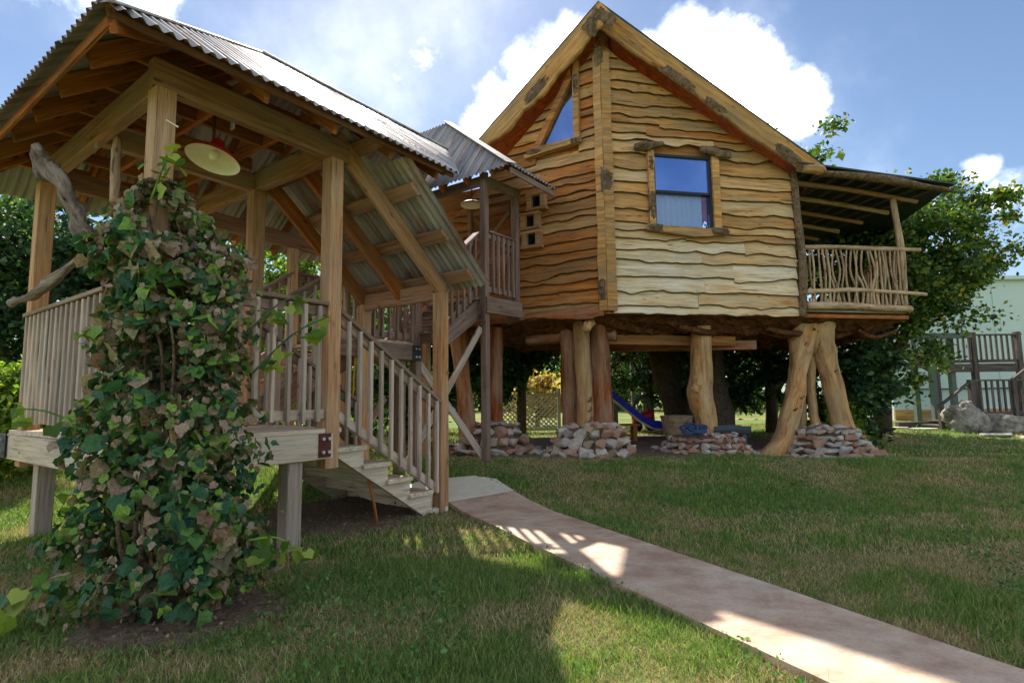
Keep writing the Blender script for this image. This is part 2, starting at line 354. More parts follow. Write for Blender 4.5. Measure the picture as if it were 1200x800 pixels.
def groundmat():
    mt, t, b = newmat('lawn_soil')
    g = N(t, 'ShaderNodeNewGeometry').outputs['Position']
    f1 = noise(t, g, .55, 5., .6); f2 = noise(t, g, 14., 7., .65); f3 = noise(t, g, 55., 4., .7)
    soil = ramp(t, f2, [(.3, srgb(98, 86, 54)), (.5, srgb(138, 124, 80)), (.72, srgb(170, 152, 108))])
    green = ramp(t, f3, [(.3, srgb(60, 82, 36)), (.55, srgb(98, 122, 56)), (.75, srgb(130, 146, 78))])
    fm = ramp(t, f1, [(.38, (0, 0, 0)), (.55, (1, 1, 1))])
    col = mixc(t, fm, soil, green)
    t.links.new(col, b.inputs['Base Color']); b.inputs['Roughness'].default_value = .95; b.inputs['Specular IOR Level'].default_value = .1
    bump(t, b, f3, .7, .03); return mt
M_GROUND = groundmat()
def dirtmat():
    mt, t, b = newmat('dirt_mulch'); g = N(t, 'ShaderNodeNewGeometry').outputs['Position']
    f = noise(t, g, 26., 9., .75); f1 = noise(t, g, 1.3, 4.)
    c = ramp(t, f, [(.3, srgb(58, 44, 34)), (.5, srgb(112, 92, 74)), (.7, srgb(160, 140, 118))])
    c = mixc(t, .5, c, ramp(t, f1, [(.35, (.55, .5, .45)), (.65, (1, 1, 1))]), 'MULTIPLY')
    t.links.new(c, b.inputs['Base Color']); b.inputs['Roughness'].default_value = .95; bump(t, b, f, .9, .03); return mt
M_DIRT = dirtmat()
def concmat():
    mt, t, b = newmat('stained_concrete'); g = N(t, 'ShaderNodeNewGeometry').outputs['Position']
    mp = N(t, 'ShaderNodeMapping'); mp.inputs['Rotation'].default_value = (0, 0, rad(28)); mp.inputs['Scale'].default_value = (1, 1.5, 1); t.links.new(g, mp.inputs['Vector'])
    f = noise(t, mp.outputs[0], 2.4, 10., .7, .25); f2 = noise(t, g, 60., 5., .7); f3 = noise(t, g, .9, 4.)
    c = ramp(t, f, [(.3, srgb(162, 126, 106)), (.48, srgb(192, 164, 140)), (.62, srgb(208, 186, 164)), (.75, srgb(176, 154, 144))])
    pale = ramp(t, f, [(.3, srgb(206, 196, 176)), (.7, srgb(226, 218, 202))])
    pm = ramp(t, f3, [(.56, (0, 0, 0)), (.66, (1, 1, 1))])
    sc = N(t, 'ShaderNodeMath', operation='MULTIPLY'); sc.inputs[1].default_value = .45; t.links.new(pm, sc.inputs[0])
    c = mixc(t, sc.outputs[0], c, pale)
    c = mixc(t, .45, c, ramp(t, f2, [(.3, (.5, .47, .44)), (.5, (1, 1, 1))]), 'MULTIPLY')
    c = mixc(t, .35, c, ramp(t, noise(t, g, 7., 6., .7), [(.35, (.62, .56, .52)), (.55, (1, 1, 1)), (.75, (1.12, 1.1, 1.08))]), 'MULTIPLY')
    t.links.new(c, b.inputs['Base Color']); b.inputs['Roughness'].default_value = .75; bump(t, b, f2, .35, .006); return mt
M_CONC = concmat()
M_PAD = plain('pale_concrete_pad', srgb(212, 206, 186), .85, 0, .1, 8.)

# ------------------------------------------------------------------ ground
def sstep(t):
    t = min(max(t, 0), 1); return t * t * (3 - 2 * t)
def gz(x, y):
    return .27 * sstep((y - 5.7) / 2.4) - .14 * sstep((y - 7.5) / 1.5) * sstep((x - 3.3) / 1.2) * (1 - sstep((y - 10.6) / 2))
def gz_np(x, y):
    ss = lambda t: np.clip(t, 0, 1) ** 2 * (3 - 2 * np.clip(t, 0, 1))
    return .27 * ss((y - 5.7) / 2.4) - .14 * ss((y - 7.5) / 1.5) * ss((x - 3.3) / 1.2) * (1 - ss((y - 10.6) / 2))
def ground():
    xs = np.unique(np.concatenate([np.linspace(-12, 16, 113), [-600, -300, -120, -60, -30, -20, 22, 30, 60, 120, 300, 600]]))
    ys = np.unique(np.concatenate([np.linspace(-2, 22, 97), [-600, -200, -60, -20, -8, 30, 60, 120, 300, 900]]))
    X, Y = np.meshgrid(xs, ys); Z = gz_np(X, Y)
    for j in range(X.shape[0]):
        for i in range(X.shape[1]):
            if abs(X[j, i]) < 18 and abs(Y[j, i]) < 24: Z[j, i] += .018 * fbm(X[j, i] * .8, Y[j, i] * .8, 3) - .012
    V = np.stack([X.ravel(), Y.ravel(), Z.ravel()], 1); nx = len(xs)
    F = np.array([(j * nx + i, j * nx + i + 1, (j + 1) * nx + i + 1, (j + 1) * nx + i) for j in range(len(ys) - 1) for i in range(nx - 1)])
    return tag(soup('lawn', V, F, M_GROUND, smooth=True), 'mown lawn of green and straw-coloured grass', kind='structure')
ground()
# concrete path: centre line and width
PA = Vector((-0.36, 6.36)); PB = Vector((2.85, 0.1)); PW = .80
pd = (PB - PA).normalized(); pn = Vector((pd.y, -pd.x)) * -1   # pn points right/away
def slab(name, poly, z, th, mat):
    n = len(poly); vs = [(x, y, z + gz(x, y)) for x, y in poly] + [(x, y, z + gz(x, y) - th) for x, y in poly]
    fs = [tuple(range(n)), tuple(range(2 * n - 1, n - 1, -1))] + [(i + n, (i + 1) % n + n, (i + 1) % n, i) for i in range(n)]
    o = mk(name, vs, fs, mat); bm = bmesh.new(); bm.from_mesh(o.data); bmesh.ops.recalc_face_normals(bm, faces=bm.faces); bm.to_mesh(o.data); bm.free(); return o
def rowpts():
    L, Rr = [], []
    n = 40; tot = (PB - PA).length
    for i in range(n + 1):
        t = i / n; c = PA.lerp(PB, t)
        w0 = PW / 2 + .012 * fbm(t * 9, 1); w1 = PW / 2 + .012 * fbm(t * 9, 7)
        L.append(c - pn * w0); Rr.append(c + pn * w1)
    return L, Rr
pl, prr = rowpts()
tag(slab('path', pl + prr[::-1], .03, .12, M_CONC), 'stained concrete garden path', kind='structure')
tag(slab('path_pad', [(-.93, 5.83), (-.70, 5.98), (pl[0].x, pl[0].y), (prr[0].x, prr[0].y), (-.22, 6.98), (-.5, 7.12), (-1.15, 6.95), (-1.5, 6.5)], .034, .12, M_PAD), 'pale concrete pad at foot of stairs', kind='structure')
def patch(name, cx, cy, rx, ry, lift, mat, rot=0, seed=0, n=48, rings=8):
    vs = [(cx, cy, gz(cx, cy) + lift + .02)]; fs = []
    for r in range(1, rings + 1):
        for i in range(n):
            a = 2 * math.pi * i / n; k = (1 + .16 * fbm(math.cos(a) * 1.5 + seed, math.sin(a) * 1.5, seed)) * r / rings
            x, y = rx * k * math.cos(a), ry * k * math.sin(a)
            x, y = cx + x * math.cos(rot) - y * math.sin(rot), cy + x * math.sin(rot) + y * math.cos(rot)
            vs.append((x, y, gz(x, y) + lift * (1.6 - r / rings) + .012 * fbm(x * 3, y * 3, 9) * (r < rings) - (.03 if r == rings else 0)))
    for i in range(n): fs.append((0, 1 + i, 1 + (i + 1) % n))
    for r in range(rings - 1):
        for i in range(n):
            a = 1 + r * n; fs.append((a + i, a + n + i, a + n + (i + 1) % n, a + (i + 1) % n))
    return tag(mk(name, vs, fs, mat, smooth=True), kind='structure')
patch('dirt_ground', 2.1, 10.6, 4.2, 2.35, .025, M_DIRT, rad(4), 2)['label'] = 'bare packed dirt beneath the raised house'
patch('mulch_bed', -1.75, 5.75, .95, .75, .022, M_DIRT, rad(20), 5)['label'] = 'dark mulch under the lower stairs'
patch('dirt_patch', -1.85, 3.2, .58, .45, .02, M_DIRT, rad(20), 8)['label'] = 'bare soil around the foot of the vine'

# ------------------------------------------------------------------ pavilion frame (u to the far right, w to the far left)
YAW = rad(35.6066)
UU = Vector((math.sin(YAW), math.cos(YAW), 0)); WW = Vector((-math.cos(YAW), math.sin(YAW), 0)); CP = Vector((-1.606, 4.84, 0))
def P(u, w, z): return CP + UU * u + WW * w + Vector((0, 0, z))
DZ = .938; RZ = 2.0
def corr(name, O, e, s, x0, x1, lo, hi, mat, parent, pitch=.082, amp=.0145, sw=.66):
    """corrugated sheets on plane O + x*e + v*s; each sheet its own object; lo/hi give v limits at x"""
    e = Vector(e).normalized(); s = Vector(s).normalized(); n = e.cross(s).normalized()
    M = Matrix((e, s, n)).transposed().to_4x4(); M.translation = O
    k = max(1, round((x1 - x0) / sw)); w = (x1 - x0) / k
    for i in range(k):
        a, b = x0 + i * w, x0 + (i + 1) * w + .04 * (i < k - 1)
        cols = max(2, int((b - a) / (pitch / 6)))
        rows = 5; vs, fs = [], []
        dz = .003 * (i % 2); jl = random.uniform(-.012, .012)
        for c in range(cols + 1):
            x = a + (b - a) * c / cols; l, h = lo(x), hi(x)
            h = max(h, l + .001); l += jl
            for r in range(rows + 1):
                v = l + (h - l) * r / rows
                vs.append((x, v, amp * math.sin(2 * math.pi * x / pitch) + dz + .004 * fbm(x * 2, v * 2, i)))
        q = rows + 1
        for c in range(cols):
            for r in range(rows): fs.append((c * q + r, (c + 1) * q + r, (c + 1) * q + r + 1, c * q + r + 1))
        mk(name, vs, fs, mat, parent, M, smooth=True)
def railing(parent, p0, p1, zlo, ztop, spacing, mat, capw=.13, sub=True, bw=.038, skip0=.08, skip1=.08, cap=True, midh=.085):
    """straight or sloped railing: p0,p1 are 3-D floor points; heights measured from them"""
    p0, p1 = Vector(p0), Vector(p1); up = Vector((0, 0, 1)); d = p1 - p0; Lh = math.hypot(d.x, d.y)
    if cap: beam('top_rail', p0 + up * ztop, p1 + up * ztop, capw, .036, M_CAP if mat is M_GREY else mat, parent)
    if sub: beam('sub_rail', p0 + up * (ztop - .066), p1 + up * (ztop - .066), .038, midh, M_CAP if mat is M_GREY else mat, parent)
    beam('bottom_rail', p0 + up * zlo, p1 + up * zlo, .04, .085, mat, parent)
    n = max(1, int((Lh - skip0 - skip1) / spacing)); side = Vector((d.y, -d.x, 0)).normalized() * .039
    for i in range(n + 1):
        t = (skip0 + (Lh - skip0 - skip1) * i / n) / Lh; q = p0 + d * t + side
        sl = d.z / Lh
        beam('baluster', q + up * (zlo - .05 + random.uniform(-.01, .005)), q + up * (ztop - .03), bw, bw, mat, parent, up=UU)

pav = thing('pavilion', 'open timber pavilion deck with steep corrugated roof, smothered by a leafy vine at one corner', 'pavilion', P(-.7, 1.5, 0))
# posts
for (u, w) in ((-1.42, 0), (0, 0), (-1.37, 2.72), (0, 1.28), (0, 2.99)):
    beam('post', P(u, w, .60), P(u, w, 3.35), .135, .135, M_CEDAR, pav, up=UU)
for (u, w) in ((-.33, .03), (-1.31, 2.40), (-1.30, .55), (-.3, 2.6)):
    q = P(u, w, 0); beam('deck_leg', P(u, w, gz(q.x, q.y) - .15), P(u, w, .70), .135, .135, M_GREY, pav, up=UU)
# ring beams at the eaves
beam('beam', P(-1.50, 0, 3.452), P(.14, 0, 3.452), .09, .21, M_BEAM, pav)
beam('beam', P(-1.42, .05, 3.45), P(-1.37, 2.86, 3.45), .09, .205, M_BEAM, pav)
beam('beam', P(0, .05, 3.449), P(0, 3.12, 3.449), .09, .20, M_BEAM, pav)
beam('beam', P(-1.31, 2.72, 3.447), P(2.3, 2.99, 3.447), .09, .20, M_BEAM, pav)
beam('beam', P(-1.37, 1.28, 3.43), P(-.05, 1.28, 3.43), .085, .18, M_BEAM, pav)
for (u, w) in ((-.06, 1.28), (-.9, .0), (-1.42, 1.2)):
    beam('hanger', P(u, w + .05, 3.30), P(u, w + .05, 3.56), .05, .012, M_BOLT, pav, up=UU)
# roof planes
EZ = 3.42; EU = -2.0; EW = -.6; RW = 1.5; PITCH = (5.03 - 3.42) / 2.1; AU = EU + (RW - EW)
sl = math.hypot(1, PITCH); slope_len = (RW - EW) * sl
s_r = (WW + Vector((0, 0, PITCH))).normalized(); s_l = (UU + Vector((0, 0, PITCH))).normalized(); s_b = (-WW + Vector((0, 0, PITCH))).normalized()
# near slope (falls towards -w): trapezoid, hip on one side, valley cut on the other
UE = 1.05
corr('roof_sheet', P(0, EW, EZ), UU, s_r, EU, UE + 2.1, lambda x: max(0, (x - UE)) * sl, lambda x: min(slope_len, max(.0, (x - EU)) * sl), M_CORR, pav)
# end slope (falls towards -u)
corr('roof_sheet', P(EU, 0, EZ), -WW, s_l, -3.6, .6, lambda x: 0, lambda x: min(-x - EW, 3.6 + x) * sl, M_CORR, pav)
# far slope
corr('roof_sheet', P(0, 3.6, EZ), -UU, s_b, -3.15, 2.0, lambda x: 0, lambda x: min(slope_len, max(0, 2.0 - x) * sl), M_CORR, pav)
beam('ridge_cap', P(AU, RW, 5.035), P(UE + 2.1, RW, 5.035), .12, .03, M_CORR, pav)
beam('hip_cap', P(EU + .05, EW + .05, EZ + .045), P(AU, RW, 5.04), .10, .02, M_CORR, pav)
beam('ridge_board', P(AU - .1, RW, 4.86), P(UE + 2.0, RW, 4.86), .04, .2, M_RAFT, pav)
beam('hip_rafter', P(EU + .1, EW + .1, EZ - .02), P(AU, RW, 4.92), .045, .15, M_RAFT, pav)
beam('hip_rafter', P(EU + .1, 3.5, EZ - .02), P(AU, RW, 4.92), .045, .15, M_RAFT, pav)
# fascia boards under the sheet edges
beam('fascia', P(EU + .08, EW + .09, EZ + .005), P(UE, EW + .09, EZ + .005), .03, .05, M_FASC, pav)
beam('fascia', P(EU + .10, EW + .12, EZ - .02), P(EU + .10, 3.55, EZ - .02), .03, .07, M_RAFT, pav)
# trusses: sloped top chord with level bottom chord, on both visible slopes
for i, u in enumerate(np.arange(-1.5, 1.9, .6)):
    top = min(RW, EW + (u - EU)) if u < AU else RW
    st = EW + .16 + max(0, u - UE); top -= .1 if u < AU else 0
    if top - st < .3: continue
    zt = lambda w: EZ + (w - EW) * PITCH - .115
    beam('rafter', P(u, st, zt(st)), P(u, top, zt(top)), .04, .14, M_RAFT, pav, cut0=.05)
    beam('rafter', P(u, 3.5, zt(EW + .1)), P(u, 3.0 - top, zt(top)), .04, .14, M_RAFT, pav)
    if u < 0.2:
        beam('joist', P(u + .045, -.16, 3.64), P(u + .045, 3.3, 3.64), .04, .12, M_RAFT, pav, cut0=.06)
        if u > -1.2:
            beam('web', P(u + .045, .55, 3.68), P(u + .045, .95, 4.25), .04, .08, M_RAFT, pav); beam('web', P(u + .045, 1.35, 3.68), P(u + .045, .95, 4.25), .04, .08, M_RAFT, pav)
for i, w in enumerate(np.arange(.1, 3.2, .58)):
    top = min(EU + (w - EW), EU + (3.6 - w)) - .1; st = EU + .17
    zt = lambda u: EZ + (u - EU) * PITCH - .115
    beam('rafter', P(st, w, zt(st)), P(top, w, zt(top)), .04, .14, M_RAFT, pav, cut0=.05)
    beam('joist', P(-1.58, w + .06, 3.645), P(-.05, w + .06, 3.645), .04, .12, M_RAFT, pav, cut0=.07)
# purlins beneath the sheets
for k in (.5, 1.1, 1.7):
    z = EZ + k * PITCH - .03
    beam('purlin', P(EU + k, EW + k, z), P(UE + k, EW + k, z), .035, .07, M_RAFT, pav, up=(-WW * PITCH + Vector((0, 0, 1))))
    beam('purlin', P(EU + k, EW + k, z), P(EU + k, 3.6 - k, z), .035, .07, M_RAFT, pav, up=(-UU * PITCH + Vector((0, 0, 1))))
# deck
nb = 21
for i in range(nb):
    w = -.06 + 2.88 * (i + .5) / nb
    beam('deck_board', P(-1.49, w, DZ - .02 + random.uniform(-.002, .002)), P(.05, w, DZ - .02), 2.88 / nb - .007, .038, M_PALE, pav, ch=.004)
beam('rim_joist', P(-1.53, -.045, .79), P(.0, -.045, .79), .05, .215, M_PALE, pav)
beam('rim_joist', P(-1.545, -.02, .79), P(-1.505, 2.84, .79), .05, .215, M_PALE, pav)
beam('rim_joist', P(-1.47, 2.86, .79), P(.05, 2.86, .79), .05, .215, M_PALE, pav)
beam('rim_joist', P(.06, 1.33, .79), P(.06, 2.83, .79), .05, .215, M_BEAM, pav)
beam('floor_beam', P(-1.5, .9, .76), P(.0, .9, .76), .08, .16, M_BEAM, pav); beam('floor_beam', P(-1.5, 2.2, .76), P(.0, 2.2, .76), .08, .16, M_BEAM, pav)
def plate(pos, ax, nrmv, mat, parent, w=.115, h=.2):
    pos = Vector(pos); pl_ = beam('mounting_plate', pos - Vector(ax) * w / 2, pos + Vector(ax) * w / 2, .012, h, mat, parent)
    for a in (-.028, .028):
        for z in (-.055, .055):
            q = pos + Vector(ax) * a + Vector((0, 0, z))
            beam('bolt', q, q + Vector(nrmv) * .03, .026, .026, M_BOLT, pl_, ch=.009)
plate(P(-.085, -.078, .80), UU, -WW, M_IRON, pav)
plate(P(-1.546, 2.73, .80), WW, -UU, M_BLACKIRON, pav, .2, .22)
railing(pav, P(-1.35, -.02, DZ), P(-.07, -.02, DZ), .12, 1.075, .136, M_GREY)
railing(pav, P(-1.43, 2.64, DZ), P(-1.46, .07, DZ), .12, 1.075, .125, M_GREY)
railing(pav, P(-1.28, 2.78, DZ), P(-.07, 2.78, DZ), .12, 1.075, .136, M_GREY)
beam('cross_tie', P(-1.42, -.072, 3.12), P(-1.34, -.072, 3.10), .01, .012, M_CREAM, pav)

# ------------------------------------------------------------------ lower staircase with its own lean-to roof
st = thing('lower_staircase', 'short pale wooden staircase with slanted corrugated roof leading from the path', 'staircase', P(.7, .6, 0))
TZ = [.765, .592, .419, .246, .073]; TU = [.06, .35, .64, .93, 1.22]   # tread heights, back edges
def stringer(w, mat):
    pts = [(0.03, .60), (0.03, DZ - .045)]
    pts = [(.05, .70), (.05, DZ - .045)]
    u = .075
    pts += [(u + .0, DZ - .045)]
    for k in range(4):
        pts += [(.075 + .29 * k, TZ[k] - .04), (.075 + .29 * (k + 1), TZ[k] - .04)]
    pts += [(1.26, .03), (1.14, .0)]
    M = Matrix((UU, WW, Vector((0, 0, 1)))).transposed().to_4x4(); M.translation = P(0, w, 0)
    return prism('stringer', pts, .05, mat, st, M)
stringer(-.03, M_PALE); stringer(1.26, M_PALE)
for k in range(4):
    u0 = .055 + .29 * k
    beam('tread', P(u0 + .145 + .01, -.07, TZ[k] - .02), P(u0 + .145 + .01, 1.35, TZ[k] - .02), .32, .038, M_PALE, st)
    beam('riser', P(u0 + .285, .02, TZ[k] - .125), P(u0 + .285, 1.27, TZ[k] - .125), .02, .17, M_PALE, st)
beam('landing_nosing', P(.05, -.06, DZ - .018), P(.05, 1.34, DZ - .018), .09, .04, M_PALE, st)
for w in (0, 1.28):
    beam('post', P(1.42, w, -.1), P(1.42, w, 2.33), .125, .125, M_CEDAR, st, up=UU)
for w, sp in ((-.02, .118), (1.30, .118)):
    railing(st, P(.07, w, DZ - .03), P(1.37, w, .0 + .08), .14, 1.06, sp, M_GREY, skip0=.09, skip1=.07, capw=.11)
# lean-to roof: plane falls with u at 40 degrees
RSL = -.845
rt_ = lambda u: 3.50 + RSL * (u - .11)
for w in (0, .62, 1.28):
    beam('rafter', P(.02, w, rt_(.02)), P(1.47, w, rt_(1.47)), .05, .17, M_CEDAR if w == 0 else M_RAFT, st, cut1=-.1)
for u in (.25, .66, 1.08, 1.48):
    beam('purlin', P(u, -.38, rt_(u) + .16), P(u, 1.5, rt_(u) + .165), .14, .045, M_BEAM, st, up=(-UU * RSL + Vector((0, 0, 1))))
beam('header', P(1.40, .07, rt_(1.40) - .06), P(1.40, 1.22, rt_(1.40) - .06), .05, .19, M_BEAM, st)
for w in (.62, 1.28):
    beam('hanger', P(1.47, w - .045, rt_(1.47) - .12), P(1.47, w - .045, rt_(1.47) + .06), .05, .012, M_BOLT, st, up=UU)
sdn = (UU + Vector((0, 0, RSL))).normalized(); kk = math.hypot(1, RSL)
corr('roof_sheet', P(0.0, 0, rt_(0) + .245), -WW, -sdn, -1.62, .48, lambda x: -1.70 * kk, lambda x: -(.47 if x > .02 else .14) * kk, M_CORR, st, sw=.7)
tag(tube('yellow_rope', [P(1.36, 1.33, 2.3), P(1.38, 1.36, 1.9), P(1.35, 1.36, 1.5), P(1.33, 1.35, 1.22)], [.012] * 4, M_YELLOW, None, 6, 0, sub=4), 'thin yellow rope hanging beside the lower stair roof', 'rope')
# prop stick under the stairs
tag(tube('prop_stick', [P(.55, -.02, 0), P(.52, .03, .3), P(.45, .06, .56)], [.016, .014, .012], M_RAFT, None, 6, .1), 'thin brown stick leaning under the lower stairs', 'stick')

# ------------------------------------------------------------------ middle flight, landing and upper flight
up_ = thing('upper_staircase', 'weathered switchback stairs with slatted landing rising to the raised house', 'staircase', P(2.0, 2.2, 0))
LZ = 1.95; L0, L1 = 1.5, 2.42
def flight(parent, u0, u1, w0, w1, z0, z1, n, mat):
    dz = (z1 - z0) / n; du = (u1 - u0) / (n - 1)
    for w in (w0, w1):
        beam('stringer', P(u0 - .05, w, z0 - .04), P(u1 + .03, w, z1 - dz - .02), .05, .25, mat, parent)
    for k in range(1, n):
        beam('tread', P(u0 + du * (k - .5), w0 + .03, z0 + dz * k - .02), P(u0 + du * (k - .5), w1 - .03, z0 + dz * k - .02), du + .03, .038, mat, parent)
        beam('riser', P(u0 + du * (k - 1) + .01, w0 + .03, z0 + dz * (k - .5) - .03), P(u0 + du * (k - 1) + .01, w1 - .03, z0 + dz * (k - .5) - .03), .02, dz - .02, mat, parent)
flight(up_, .08, 1.5, 1.62, 2.9, DZ, LZ, 6, M_BEAM)
railing(up_, P(.05, 1.5, DZ), P(1.5, 1.5, LZ - .02), .12, 1.07, .13, M_GREY)
railing(up_, P(.05, 2.96, DZ), P(1.5, 2.96, LZ - .02), .12, 1.07, .13, M_GREY)
for i in range(11):
    w = 1.38 + 1.68 * (i + .5) / 11
    beam('deck_board', P(L0 - .02, w, LZ - .02), P(L1 + .02, w, LZ - .02), .145, .038, M_GREY, up_, ch=.004)
beam('rim_joist', P(L0 - .45, 1.34, LZ - .15), P(L1 + .02, 1.34, LZ - .15), .05, .2, M_PURPLE, up_)
beam('rim_joist', P(L1 + .03, 1.36, LZ - .15), P(L1 + .03, 3.06, LZ - .15), .05, .2, M_PURPLE, up_)
beam('rim_joist', P(L0, 3.06, LZ - .15), P(L1 + .02, 3.06, LZ - .15), .05, .2, M_PURPLE, up_)
plate(P(L1 - .07, 1.31, LZ - .15), UU, -WW, M_BLACKIRON, up_, .15, .2)
for (u, w, zt) in ((1.5, 2.96, 3.36), (L1, 3.0, 3.36), (L1, 1.40, 3.05), (1.52, 1.42, 3.05), (L1 - .25, 1.45, LZ - .2), (1.45, 2.3, LZ - .2)):
    q = P(u, w, 0); beam('post', P(u, w, gz(q.x, q.y) - .1), P(u, w, zt), .12, .12, M_CEDAR if zt > 3.1 else M_PURPLE, up_, up=UU)
railing(up_, P(L0 + .05, 1.38, LZ), P(L1 - .05, 1.38, LZ), .07, 1.06, .11, M_PURPLE)
railing(up_, P(L0 + .05, 3.02, LZ), P(L1 - .05, 3.02, LZ), .12, 1.07, .12, M_PURPLE)
railing(up_, P(L1 - .02, 2.1, LZ), P(L1 - .02, 2.96, LZ), .12, 1.07, .12, M_PURPLE)
# diagonal braces seen under the landing and porch
beam('brace', P(1.1, 1.46, .95), P(1.95, 1.46, .1), .04, .1, M_PURPLE, up_); beam('brace', P(1.1, 1.50, .15), P(1.95, 1.50, 1.2), .04, .1, M_PURPLE, up_)
# upper flight
FZ = 2.67
flight(up_, L1 + .02, 3.3, 1.0, 1.95, LZ, FZ, 5, M_PURPLE)
railing(up_, P(L1 + .04, .97, LZ + .02), P(3.24, .97, FZ - .03), .12, .98, .11, M_PURPLE, skip0=.05)
railing(up_, P(L1 + .04, 1.98, LZ + .02), P(3.24, 1.98, FZ - .03), .12, .98, .11, M_PURPLE, skip0=.05)
beam('beam', P(L0 - .1, 1.42, 3.12), P(L1 + .1, 1.42, 3.12), .05, .15, M_RAFT, up_)

# ------------------------------------------------------------------ entry porch against the house
po = thing('entry_porch', 'small roofed entry porch with slatted railing at the door of the raised house', 'porch', P(3.8, 1.3, 0))
q = P(3.29, .86, 0)
beam('post', P(3.29, .86, gz(q.x, q.y) - .1), P(3.29, .86, 4.55), .10, .10, M_PURPLE, po, up=UU)
beam('post', P(4.0, .80, 2.45), P(4.0, .80, 4.5), .10, .10, M_PURPLE, po, up=UU)
beam('post', P(3.29, 2.05, .0), P(3.29, 2.05, 4.55), .10, .10, M_CEDAR, po, up=UU)
beam('rim_joist', P(3.24, .80, FZ - .14), P(4.05, .74, FZ - .14), .05, .24, M_PURPLE, po)
beam('rim_joist', P(4.08, .78, FZ - .14), P(4.55, 1.35, FZ - .14), .05, .24, M_PURPLE, po)
beam('rim_joist', P(3.3, .86, FZ - .17), P(3.3, 2.1, FZ - .17), .05, .2, M_PURPLE, po)
for i in range(9):
    w = .82 + i * .15; beam('deck_board', P(3.26, w + .07, FZ - .02), P(4.1 + .45 * i / 8 + .1, w + .07, FZ - .02), .142, .036, M_GREY, po, ch=.004)
railing(po, P(3.33, .83, FZ), P(3.96, .80, FZ), .10, .97, .095, M_PURPLE, capw=.09)
railing(po, P(4.03, .82, FZ), P(4.45, 1.3, FZ), .10, .97, .095, M_PURPLE, capw=.09)
# x bracing under the porch
beam('brace', P(3.24, .90, 2.2), P(2.35, 1.45, .35), .04, .09, M_GREY, po); beam('brace', P(3.29, .93, .35), P(2.40, 1.40, 1.75), .04, .09, M_GREY, po)
# hip roof
CU_, CW_, CZ_ = 3.08, .2, 4.44; AU_, AW_, AZ_ = 4.45, 2.65, 6.38; BW_ = 4.2
rise = AZ_ - CZ_; s1 = (UU * (AU_ - CU_) + Vector((0, 0, rise))).normalized(); len1 = math.hypot(AU_ - CU_, rise)
corr('roof_sheet', P(CU_, 0, CZ_), -WW, s1, -BW_, -CW_, lambda x: 0, lambda x: len1 * min(1, (-x - CW_) / (AW_ - CW_)), M_CORR, po)
s2 = (WW * (AW_ - CW_) + Vector((0, 0, rise))).normalized(); len2 = math.hypot(AW_ - CW_, rise)
corr('roof_sheet', P(0, CW_, CZ_), UU, s2, CU_, CU_ + 1.25, lambda x: 0, lambda x: len2 * min(1, (x - CU_) / (AU_ - CU_)), M_CORR, po)
s3 = (-UU * (AU_ - CU_) + Vector((0, 0, rise))).normalized()
beam('hip_cap', P(CU_, CW_, CZ_ + .02), P(AU_, AW_, AZ_ + .015), .16, .012, M_CORR, po)
beam('fascia', P(CU_ + .05, CW_ + .05, CZ_ - .06), P(CU_ + 1.2, CW_ + .05, CZ_ - .06), .03, .09, M_PURPLE, po)
beam('beam', P(3.29, .84, 4.42), P(4.1, .78, 4.42), .05, .15, M_PURPLE, po); beam('beam', P(3.29, .9, 4.43), P(3.29, 3.2, 4.43), .05, .15, M_PURPLE, po)
for w in (.6, 1.1, 1.6, 2.1, 2.6):
    t = min(1, (w - CW_) / (AW_ - CW_)); beam('rafter', P(CU_ + .06, w, CZ_ - .03), P(CU_ + (AU_ - CU_) * t, w, CZ_ + rise * t - .09), .035, .11, M_RAFT, po)
for u in (3.4, 3.75, 4.1):
    t = (u - CU_) / (AU_ - CU_); beam('rafter', P(u, CW_ + .06, CZ_ - .03), P(u, CW_ + (AW_ - CW_) * t, CZ_ + rise * t - .09), .035, .11, M_RAFT, po)

# ------------------------------------------------------------------ tree house
HK = Vector((1.512, 8.6, 0)); ya, yb = rad(78.58), rad(-60.6)
TR = Vector((math.sin(ya), math.cos(ya), 0)); TL = Vector((math.sin(yb), math.cos(yb), 0))
NR = Vector((TR.y, -TR.x, 0)); NL = Vector((-TL.y, TL.x, 0))
HF = 2.53; RD = Vector((math.sin(rad(15)), math.cos(rad(15)), 0)); UPV = Vector((0, 0, 1))
def HR(s, z, o=0): return HK + TR * s + NR * o + UPV * z
def HL(s, z, o=0): return HK + TL * s + NL * o + UPV * z
ho = thing('treehouse', 'raised log-slab tree house with prow gable, live-edge board walls and twig-railed balcony', 'house', HK + RD * 2)
ROOF_R = lambda s: 6.98 - .578 * s
ROOF_L = lambda s: 6.98 - .83 * s
LW = 3.9
def wallM(T, Nn):
    M = Matrix((T, Nn, UPV)).transposed().to_4x4(); M.translation = HK; return M
MR, ML = wallM(TR, NR), wallM(TL, NL)
